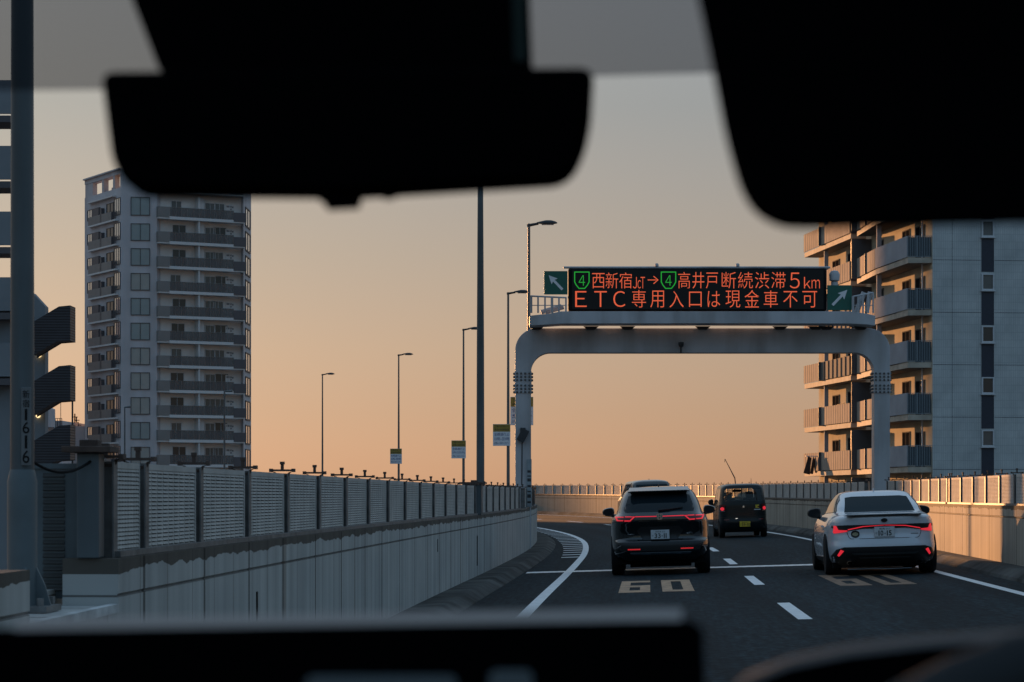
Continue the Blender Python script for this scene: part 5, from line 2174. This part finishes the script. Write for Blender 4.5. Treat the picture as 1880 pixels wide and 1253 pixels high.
# lamp band
fit_patch('lamp_band', CD, [(-.835, .80), (-.79, .775), (-.60, .742), (-.35, .775), (.35, .775), (.60, .742), (.79, .775), (.84, .80), (.835, .835), (.60, .84), (-.60, .84), (-.83, .835)], M_TRIM, sed, off=0.006, thick=0.02)
for sx in (-1, 1):
    lamp = fit_patch('tail_lamp', CD, [(sx * .80, .835), (sx * .765, .83), (sx * .735, .762), (sx * .60, .755), (sx * .60, .735), (sx * .80, .705), (sx * .815, .72)], M_TAIL, sed, off=0.014, thick=0.02)
    fit_patch('light_bar', CD, [(sx * .592, .772), (sx * .592, .756), (sx * .34, .805), (sx * .004, .822), (sx * .004, .831), (sx * .35, .818)], M_TAIL, sed, off=0.012, thick=0.02)
    fit_patch('reflector', CD, [(sx * .665, .415), (sx * .715, .44), (sx * .765, .345), (sx * .74, .32)], M_TAIL, sed, off=0.018, thick=0.03)  # no lamp here: the reflector borrows the tail lamp's glow
    mirror(sed, sx * 0.83, 2.78, 1.03, M_TRIM, sx, 0.24, 0.17)
    fit_patch('tail_pipe', CD, [(sx * .565 + .055 * math.cos(2 * math.pi * k / 16), .215 + .038 * math.sin(2 * math.pi * k / 16)) for k in range(16)], M_CHROME, sed, off=0.045, thick=0.06)
    fit_patch('tail_pipe_bore', CD, [(sx * .565 + .040 * math.cos(2 * math.pi * k / 16), .215 + .026 * math.sin(2 * math.pi * k / 16)) for k in range(16)], M_UNDER, sed, off=0.047, thick=0.06)
fit_patch('diffuser', CD, [(-.76, .153), (.76, .153), (.855, .235), (.88, .29), (.78, .44), (.66, .478), (-.66, .478), (-.78, .44), (-.88, .29), (-.855, .235)], M_TRIM, sed, off=0.010, thick=0.03)
fit_patch('diffuser_blade', CD, [(-.50, .345), (.50, .345), (.54, .375), (-.54, .375)], mat('satin_black', (0.03, 0.034, 0.036), rough=0.4, var=0), sed, off=0.03, thick=0.04)
fit_patch('diffuser_blade', CD, [(-.40, .285), (.40, .285), (.42, .305), (-.42, .305)], bpy.data.materials['satin_black'], sed, off=0.03, thick=0.04)
b = MB()
b.tube([(-.60, .25, .105), (-.2, .22, .108), (.1, .22, .10), (.45, .25, .105)], 0.012, 8)
b.build('exhaust_pipe', M_RIM, sed, smooth=True)
fit_patch('badge', CD, [(.052 * math.cos(2 * math.pi * k / 20), .907 + .034 * math.sin(2 * math.pi * k / 20)) for k in range(20)], M_TRIM, sed, off=0.016, thick=0.02, grid=0.03)
fit_patch('sticker', CD, [(-.475 + .07 * math.cos(2 * math.pi * k / 12) * (1 + .06 * (k % 2)), .69 + .062 * math.sin(2 * math.pi * k / 12)) for k in range(12)], M_TRIM, sed, off=0.008, thick=0.012, grid=0.03)
fit_patch('sticker_centre', CD, [(-.475 + .048 * math.cos(2 * math.pi * k / 12), .69 + .03 * math.sin(2 * math.pi * k / 12)) for k in range(12)], mat('sticker_gold', (0.30, 0.27, 0.16), rough=0.5, var=0.2, scale=30), sed, off=0.010, thick=0.012, grid=0.03)
fit_patch('trim_lettering', CD, [(.43, .672), (.55, .672), (.55, .684), (.43, .684)], M_RIM, sed, off=0.006, thick=0.01)
number_plate(sed, CD, 0.635, '練馬 311', '10-15', M_PLATE, kana='さ')
# boot lid shut line
b = MB()
ln = [(-.62, .84), (-.60, .70), (-.575, .635), (-.54, .612), (.54, .612), (.575, .635), (.60, .70), (.62, .84)]
pts = []
for (x0, z0), (x1, z1) in zip(ln, ln[1:]):
    for k in range(6):
        x, z = x0 + (x1 - x0) * k / 6, z0 + (z1 - z0) * k / 6
        pts.append((x, CD.rear(x, z) - 0.0005, z))
b.tube(pts, 0.0045, 5)
b.build('shut_line', M_TRIM, sed)
for sx, md in ((-1, 'left'), (1, 'right')):
    fit_patch('door_handle', CD, [(1.45, .80), (1.67, .80), (1.67, .83), (1.45, .83)], M_WHT, sed, md, off=0.03, thick=0.035)
    fit_patch('side_sill', CD, [(1.4, .20), (3.35, .20), (3.35, .27), (1.4, .30)], M_TRIM, sed, md, off=0.012, thick=0.03, grid=0.15)

# ---- small tall van ahead in the right lane; one sees through its cabin
M_TEAL = mat('dark_green_paint', (0.005, 0.010, 0.012), rough=0.25, spec=0.25, var=0, coat=0.2)
kei = place_vehicle('minivan', 1365, 71.8, 6.36, 'small dark green van with a yellow number plate, ahead in the right lane', 'van')
CK = CarShape([(.20, .66, .10, 3.30, 8), (.30, .72, .04, 3.36, 8), (.48, .735, .015, 3.39, 8), (.60, .737, .03, 3.39, 8), (.80, .737, .035, 3.38, 8), (1.00, .735, .04, 3.28, 8), (1.05, .725, .045, 3.1, 8), (1.12, .712, .055, 2.92, 8),
               (1.50, .655, .12, 2.5, 8), (1.58, .63, .155, 2.4, 7), (1.62, .575, .21, 2.28, 6), (1.648, .46, .34, 2.1, 5), (1.66, .22, .7, 1.7, 4)])
bd = CK.body(0.03).build('body', M_TEAL, kei, smooth=38)
rw = [(-.575, 1.13), (.575, 1.13), (.585, 1.18), (.545, 1.47), (.50, 1.505), (-.50, 1.505), (-.545, 1.47), (-.585, 1.18)]
wheel_arches(bd, (0.55, 2.95), 0.31, 0.50, 1.0, 0.285)
c = MB()
c.prism([(x, -0.6, z) for x, z in rw], (0, 4.6, 0))
cut(bd, c)
bd.data.materials.clear()
bd.data.materials.append(M_TEAL)
bd.data.materials.append(M_UNDER)
for pl in bd.data.polygons:
    ins = abs(pl.center.x) < 0.60 and 1.12 < pl.center.z < 1.51 and 0.25 < pl.center.y < 2.5
    pl.material_index = 1 if ins else 0
M_KGLASS = glass_sheet('van_glass', (0.62, 0.62, 0.58), 0.05)
fit_patch('rear_window', CK, rw, M_KGLASS, kei, off=-0.004, thick=0.0)
wsp = MB()
wsp.add([(-.56, 2.80, 1.13), (.56, 2.80, 1.13), (.50, 2.50, 1.50), (-.50, 2.50, 1.50)], [(0, 1, 2, 3)])
wsp.build('windscreen', M_KGLASS, kei)
for sx in (-1, 1):
    b = MB()
    b.box(sx * .33 - .20, sx * .33 + .20, 1.55, 1.68, 1.0, 1.22)
    b.box(sx * .33 - .12, sx * .33 + .12, 1.56, 1.66, 1.22, 1.40)
    b.build('seat', M_UNDER, kei, bevel=0.03)
b = MB()
b.box(-.5, .5, 0.75, 0.85, 1.0, 1.17)
b.build('seat', M_UNDER, kei, bevel=0.03)
b = MB()
b.box(-.14, .14, 2.35, 2.38, 1.40, 1.48)
b.build('cabin_mirror', M_UNDER, kei)
wheels(kei, (0.55, 2.95), 0.645, 0.285, 0.165)
b = MB()
b.box(-.66, .66, 0.2, 3.2, 0.17, 0.25)
b.build('underbody', M_UNDER, kei)
for md in ('left', 'right'):
    fit_patch('side_window', CK, [(0.35, 1.12), (1.25, 1.12), (1.25, 1.50), (0.45, 1.50)], M_CARGLASS, kei, md, off=0.004, grid=0.15)
    fit_patch('side_window', CK, [(1.33, 1.12), (2.75, 1.10), (2.35, 1.50), (1.33, 1.50)], M_CARGLASS, kei, md, off=0.004, grid=0.15)
    fit_patch('door_handle', CK, [(1.36, .93), (1.52, .93), (1.52, .96), (1.36, .96)], M_CHROME, kei, md, off=0.03, thick=0.035)
    fit_patch('door_gap', CK, [(1.285, .35), (1.30, .35), (1.30, 1.5), (1.285, 1.5)], M_TRIM, kei, md, off=0.004, thick=0.01)
for sx in (-1, 1):
    lens = fit_patch('tail_lamp', CK, [(sx * .56, .81), (sx * .725, .81), (sx * .725, 1.02), (sx * .56, 1.02)], M_TAILDIM, kei, off=0.014, thick=0.03)
    fit_patch('light_guide', CK, [(sx * .645 + .055 * math.cos(2 * math.pi * k / 12), .895 + .055 * math.sin(2 * math.pi * k / 12)) for k in range(12)], M_TAIL, lens, off=0.024, thick=0.02, grid=0.03)
    fit_patch('lamp_bezel', CK, [(sx * .575, .815), (sx * .715, .815), (sx * .715, .832), (sx * .575, .832)], M_CHROME, lens, off=0.022, thick=0.02)
    fit_patch('reflector', CK, [(sx * .45, .545), (sx * .60, .545), (sx * .60, .575), (sx * .45, .575)], M_TAILDIM, kei, off=0.012, thick=0.02)
    mirror(kei, sx * 0.73, 2.55, 1.10, M_TEAL, sx, 0.17, 0.19)
fit_patch('badge', CK, [(.0, .985), (.035, .962), (.015, .95), (.035, .935), (.0, .912), (-.035, .935), (-.015, .95), (-.035, .962)], M_CHROME, kei, off=0.012, thick=0.02, grid=0.03)
fit_patch('sticker', CK, [(.37, .90), (.48, .90), (.48, 1.0), (.37, 1.0)], M_PLATEY, kei, off=0.006, thick=0.01)
fit_patch('sticker', CK, [(.43, .92), (.48, .92), (.48, .965), (.43, .965)], M_TAILDIM, kei, off=0.008, thick=0.01)
fit_patch('side_lettering', CK, [(.325, .845), (.52, .845), (.52, .865), (.325, .865)], M_SIGNWHITE, kei, off=0.006, thick=0.01)
fit_patch('name_lettering', CK, [(-.30, .865), (.08, .865), (.08, .88), (-.30, .88)], M_TRIM, kei, off=0.006, thick=0.01)
number_plate(kei, CK, 0.335, '練馬 581', '39-03', M_PLATEY, x=0.03, kana='り')
fit_patch('plate_lamp', CK, [(-.25, .58), (-.19, .585), (-.19, .60), (-.25, .60)], emit('plate_light', (1, .95, .85), .8), kei, off=0.02, thick=0.02)
fit_patch('bumper_gap', CK, [(-.70, .63), (.70, .63), (.70, .645), (-.70, .645)], M_TRIM, kei, off=0.004, thick=0.01)
b = MB()
b.tube([(0.30, 0.55, 1.64), (0.30, 0.50, 1.82)], [0.012, 0.004], 6)
b.build('antenna', M_TRIM, kei)

# ---- farther van, only its top shows over the crossover's roof
M_VAN = mat('silver_black_paint', (0.05, 0.05, 0.05), rough=0.15, spec=0.5, var=0, coat=0.8)
van = place_vehicle('minivan', 1213, 99.0, 6.3, 'large dark minivan far ahead, its roof showing above the black crossover', 'van')
CV = CarShape([(.22, .84, .10, 4.8, 8), (.32, .91, .04, 4.9, 8), (.6, .925, .0, 4.95, 8), (1.0, .92, .03, 4.8, 8), (1.15, .905, .05, 4.3, 8), (1.25, .89, .07, 4.0, 8), (1.65, .82, .16, 3.2, 8), (1.78, .78, .22, 3.0, 7), (1.85, .68, .35, 2.8, 5), (1.89, .45, .6, 2.5, 4), (1.90, .2, 1.0, 2.0, 3)])
bd = CV.body(0.04).build('body', M_VAN, van, smooth=38)
wheel_arches(bd, (0.95, 3.9), 0.37, 0.62, 1.2, 0.34)
wheels(van, (0.95, 3.9), 0.80, 0.34, 0.22)
fit_patch('rear_window', CV, [(-.70, 1.2), (.70, 1.2), (.66, 1.70), (-.66, 1.70)], M_CARGLASS, van, off=0.004)
for md in ('left', 'right'):
    fit_patch('side_window', CV, [(0.4, 1.2), (3.6, 1.2), (3.1, 1.70), (0.5, 1.72)], M_CARGLASS, van, md, off=0.004, grid=0.2)
for sx in (-1, 1):
    fit_patch('tail_lamp', CV, [(sx * .72, .9), (sx * .90, .9), (sx * .88, 1.35), (sx * .78, 1.35)], M_TAILDIM, van, off=0.014, thick=0.03)
antenna(van, 0.9, 1.885, M_VAN)

# ------------------------------------------------------------------ inside the car the picture is taken from
M_CABIN = mat('cabin_unlit_black', (0.002, 0.002, 0.0024), rough=0.95, spec=0.0, var=0)  # near-black colour puts the unlit cabin's shade into these parts
M_CABIN2 = mat('dash_grey', (0.055, 0.053, 0.052), rough=0.6, spec=0.3, var=0.08)


def rounded(pts, r, n=6):
    """round the corners of a pixel outline"""
    out_ = []
    m = len(pts)
    for i in range(m):
        p0, p, p1 = Vector(pts[i - 1]), Vector(pts[i]), Vector(pts[(i + 1) % m])
        rr = r[i] if isinstance(r, (list, tuple)) else r
        a, c = (p0 - p), (p1 - p)
        rr = min(rr, a.length * 0.49, c.length * 0.49)
        a, c = p + a.normalized() * rr, p + c.normalized() * rr
        for k in range(n + 1):
            t = k / n
            q = a * (1 - t) ** 2 + p * 2 * t * (1 - t) + c * t * t
            out_.append((q.x, q.y))
    return out_


def slab(name, outline, Z, th, m, parent, bevel=0.0, lean=0.0, seg=2):
    b_ = MB()
    pts = [P(x, y, Z) for x, y in outline]
    if lean:
        zm = max(p.z for p in pts)
        for p in pts:
            p.y += (zm - p.z) * lean
    b_.prism(pts, (0, th, 0))
    return b_.build(name, m, parent, bevel=bevel, seg=seg)


ZMIR = 1.20
rv = thing('rear_view_mirror', P(640, 240, ZMIR), 'black rear view mirror hanging from the windscreen at the top left', 'mirror', world_coords=True)
mir = rounded([(183, 130), (1092, 122), (1084, 255), (1048, 329), (640, 353), (238, 350), (204, 300)], [26, 30, 90, 45, 10, 40, 60], 8)
slab('housing', mir, ZMIR, 0.035, M_CABIN, rv, bevel=0.004)
gl_ = rounded([(200, 142), (1074, 134), (1066, 252), (1034, 318), (640, 341), (248, 338), (219, 298)], [20, 24, 80, 38, 8, 32, 50], 8)
slab('mirror_glass', gl_, ZMIR - 0.003, 0.0025, M_CABIN, rv)  # matt black in place of the dark cabin it would mirror
slab('adjuster_tab', rounded([(572, 345), (666, 343), (657, 378), (597, 381), (594, 368), (584, 366)], 5), ZMIR + 0.006, 0.015, M_CABIN, rv)
slab('adjuster_tab', rounded([(690, 342), (760, 341), (718, 360), (703, 362)], 5), ZMIR + 0.006, 0.015, M_CABIN, rv)
sen = thing('sensor_cover', P(610, 60, ZMIR + 0.06), 'black camera cover on the windscreen above the rear view mirror', 'cover', world_coords=True)
slab('cover', rounded([(196, -120), (968, -120), (978, 132), (293, 132)], [5, 5, 10, 12]), ZMIR + 0.045, 0.10, M_CABIN, sen, bevel=0.006)
slab('reflection_strip', rounded([(938, -60), (962, -60), (968, 112), (944, 112)], 4), ZMIR + 0.0437, 0.001, mat('green_sheen', (0.006, 0.016, 0.012), rough=0.5, spec=0.2, var=0), sen)  # green reflection on the cover, painted as a thin strip

vis = rounded([(1262, -130), (2150, -130), (2150, 396), (1500, 413), (1440, 411), (1392, 384), (1366, 340), (1340, 250), (1300, 40)], [5, 30, 60, 40, 40, 40, 50, 90, 120], 8)
sv = thing('sun_visor', P(1640, 60, 1.0), 'black sun visor folded down at the top right', 'sun visor', world_coords=True)
slab('flap', vis, 1.0, 0.018, M_CABIN, sv, bevel=0.005)
b = MB()
b.tube([P(1250, -135, 1.02), P(2200, -135, 1.02)], 0.006, 10)
b.build('hinge_rod', M_CABIN, sv, smooth=True)

ws = thing('windscreen', P(940, 150, 1.42), 'grey shaded band along the top of the windscreen', 'windscreen', world_coords=True)
M_BAND = glass_sheet('shade_band', (0.365, 0.37, 0.39), 0.015)
b = MB()
e0 = [P(-3000, 190, 1.40), P(250, 165, 1.40), P(940, 145, 1.40), P(1400, 132, 1.40), P(2400, 118, 1.40)]
e1 = [P(-3000, -200, 1.27), P(250, -200, 1.27), P(940, -200, 1.27), P(1400, -200, 1.27), P(2400, -200, 1.27)]
k = len(e0)
b.add(e0 + e1, [(i, i + 1, i + 1 + k, i + k) for i in range(k - 1)])
b.build('shade_band', M_BAND, ws)

# the display across the dashboard
ZD = 0.98
dsp = thing('dashboard_display', P(640, 1253, ZD), 'black dashboard display with pale lower buttons along the bottom of the picture', 'display', world_coords=True)
slab('screen_body', rounded([(-500, 1400), (-500, 1166), (22, 1160), (1255, 1141), (1292, 1150), (1300, 1400)], [2, 10, 14, 24, 18, 2]), ZD, 0.025, M_CABIN, dsp, bevel=0.003)
b = MB()
M_TOPE = mat('satin_edge', (0.12, 0.125, 0.13), rough=0.45, spec=0.4, var=0.05)
p = [P(26, 1157, ZD + 0.003), P(1252, 1138, ZD + 0.003), P(1252, 1118, ZD + 0.03), P(30, 1136, ZD + 0.03)]
b.prism(p, (0, 0.002, -0.003))
b.build('top_edge', M_TOPE, dsp)
for (x0, y0, x1) in ((560, 1244, 838), (898, 1234, 978)):
    slab('button', rounded([(x0, 1400), (x0, y0), (x1, y0), (x1, 1400)], [2, 16, 16, 2]), ZD - 0.012, 0.010, mat('button_grey', (0.09, 0.105, 0.11), rough=0.5, var=0.05) if x0 == 560 else bpy.data.materials['button_grey'], dsp, bevel=0.002)

# instrument hood: a shallow arched cowl
hood = thing('instrument_hood', P(1640, 1200, 0.95), 'dark grey instrument hood rising at the bottom right', 'dashboard', world_coords=True)
crest = [(1290, 1310), (1345, 1262), (1372, 1238), (1450, 1208), (1560, 1186), (1700, 1170), (1880, 1157), (2100, 1149), (2300, 1150)]
b = MB()
vs, fs = [], []
rows = [(0.95, 18), (0.955, 6), (0.975, 0), (1.01, 3), (1.08, 22), (1.20, 70)]
for (Z, dy) in rows:
    for (x, y) in crest:
        vs.append(P(x, y + dy, Z))
n = len(crest)
for i in range(len(rows) - 1):
    for k in range(n - 1):
        fs.append((i * n + k, i * n + k + 1, (i + 1) * n + k + 1, (i + 1) * n + k))
b.add(vs, fs)
b.build('hood_top', M_CABIN2, hood, smooth=60)
b = MB()
pts = [P(x, y + 18, 0.951) for x, y in crest] + [P(2300, 1500, 0.951), P(1290, 1500, 0.951)]
b.prism(pts, (0, 0.02, 0))
b.build('hood_face', M_CABIN, hood)

# steering wheel, its rim crossing the corner
ZW = 0.78
swc = P(2250, 2185, ZW)
sw = thing('steering_wheel', swc, 'black steering wheel rim crossing the bottom right corner', 'steering wheel')
sw.rotation_euler = (R(-20), 0, 0)
b = MB()
pts = [(0.185 * math.cos(R(a)), 0, 0.185 * math.sin(R(a))) for a in range(0, 361, 6)]
vs, fs = [], []
n, m = 60, 14
for i in range(n):
    a = 2 * math.pi * i / n
    for j in range(m):
        c = 2 * math.pi * j / m
        rr = 0.185 + 0.016 * math.cos(c)
        vs.append((rr * math.cos(a), 0.016 * math.sin(c), rr * math.sin(a)))
for i in range(n):
    for j in range(m):
        i2, j2 = (i + 1) % n, (j + 1) % m
        fs.append((i * m + j, i2 * m + j, i2 * m + j2, i * m + j2))
b.add(vs, fs)
b.build('rim', mat('wheel_leather', (0.012, 0.013, 0.014), rough=0.6, spec=0.25, var=0), sw, smooth=True)
b = MB()
b.lathe([(0.03, 0.06), (0.085, 0.05), (0.09, 0.02), (0.05, -0.01)], 24, 0, Matrix.Rotation(R(-90), 4, 'X'))
b.build('hub', M_CABIN, sw, smooth=40)
for a in (0, 180, 270):
    b = MB()
    b.box(0.07, 0.178, 0.0, 0.015, -0.018, 0.018, 0, Matrix.Rotation(R(-a), 4, 'Y'))
    b.build('spoke', M_CABIN, sw, bevel=0.004)
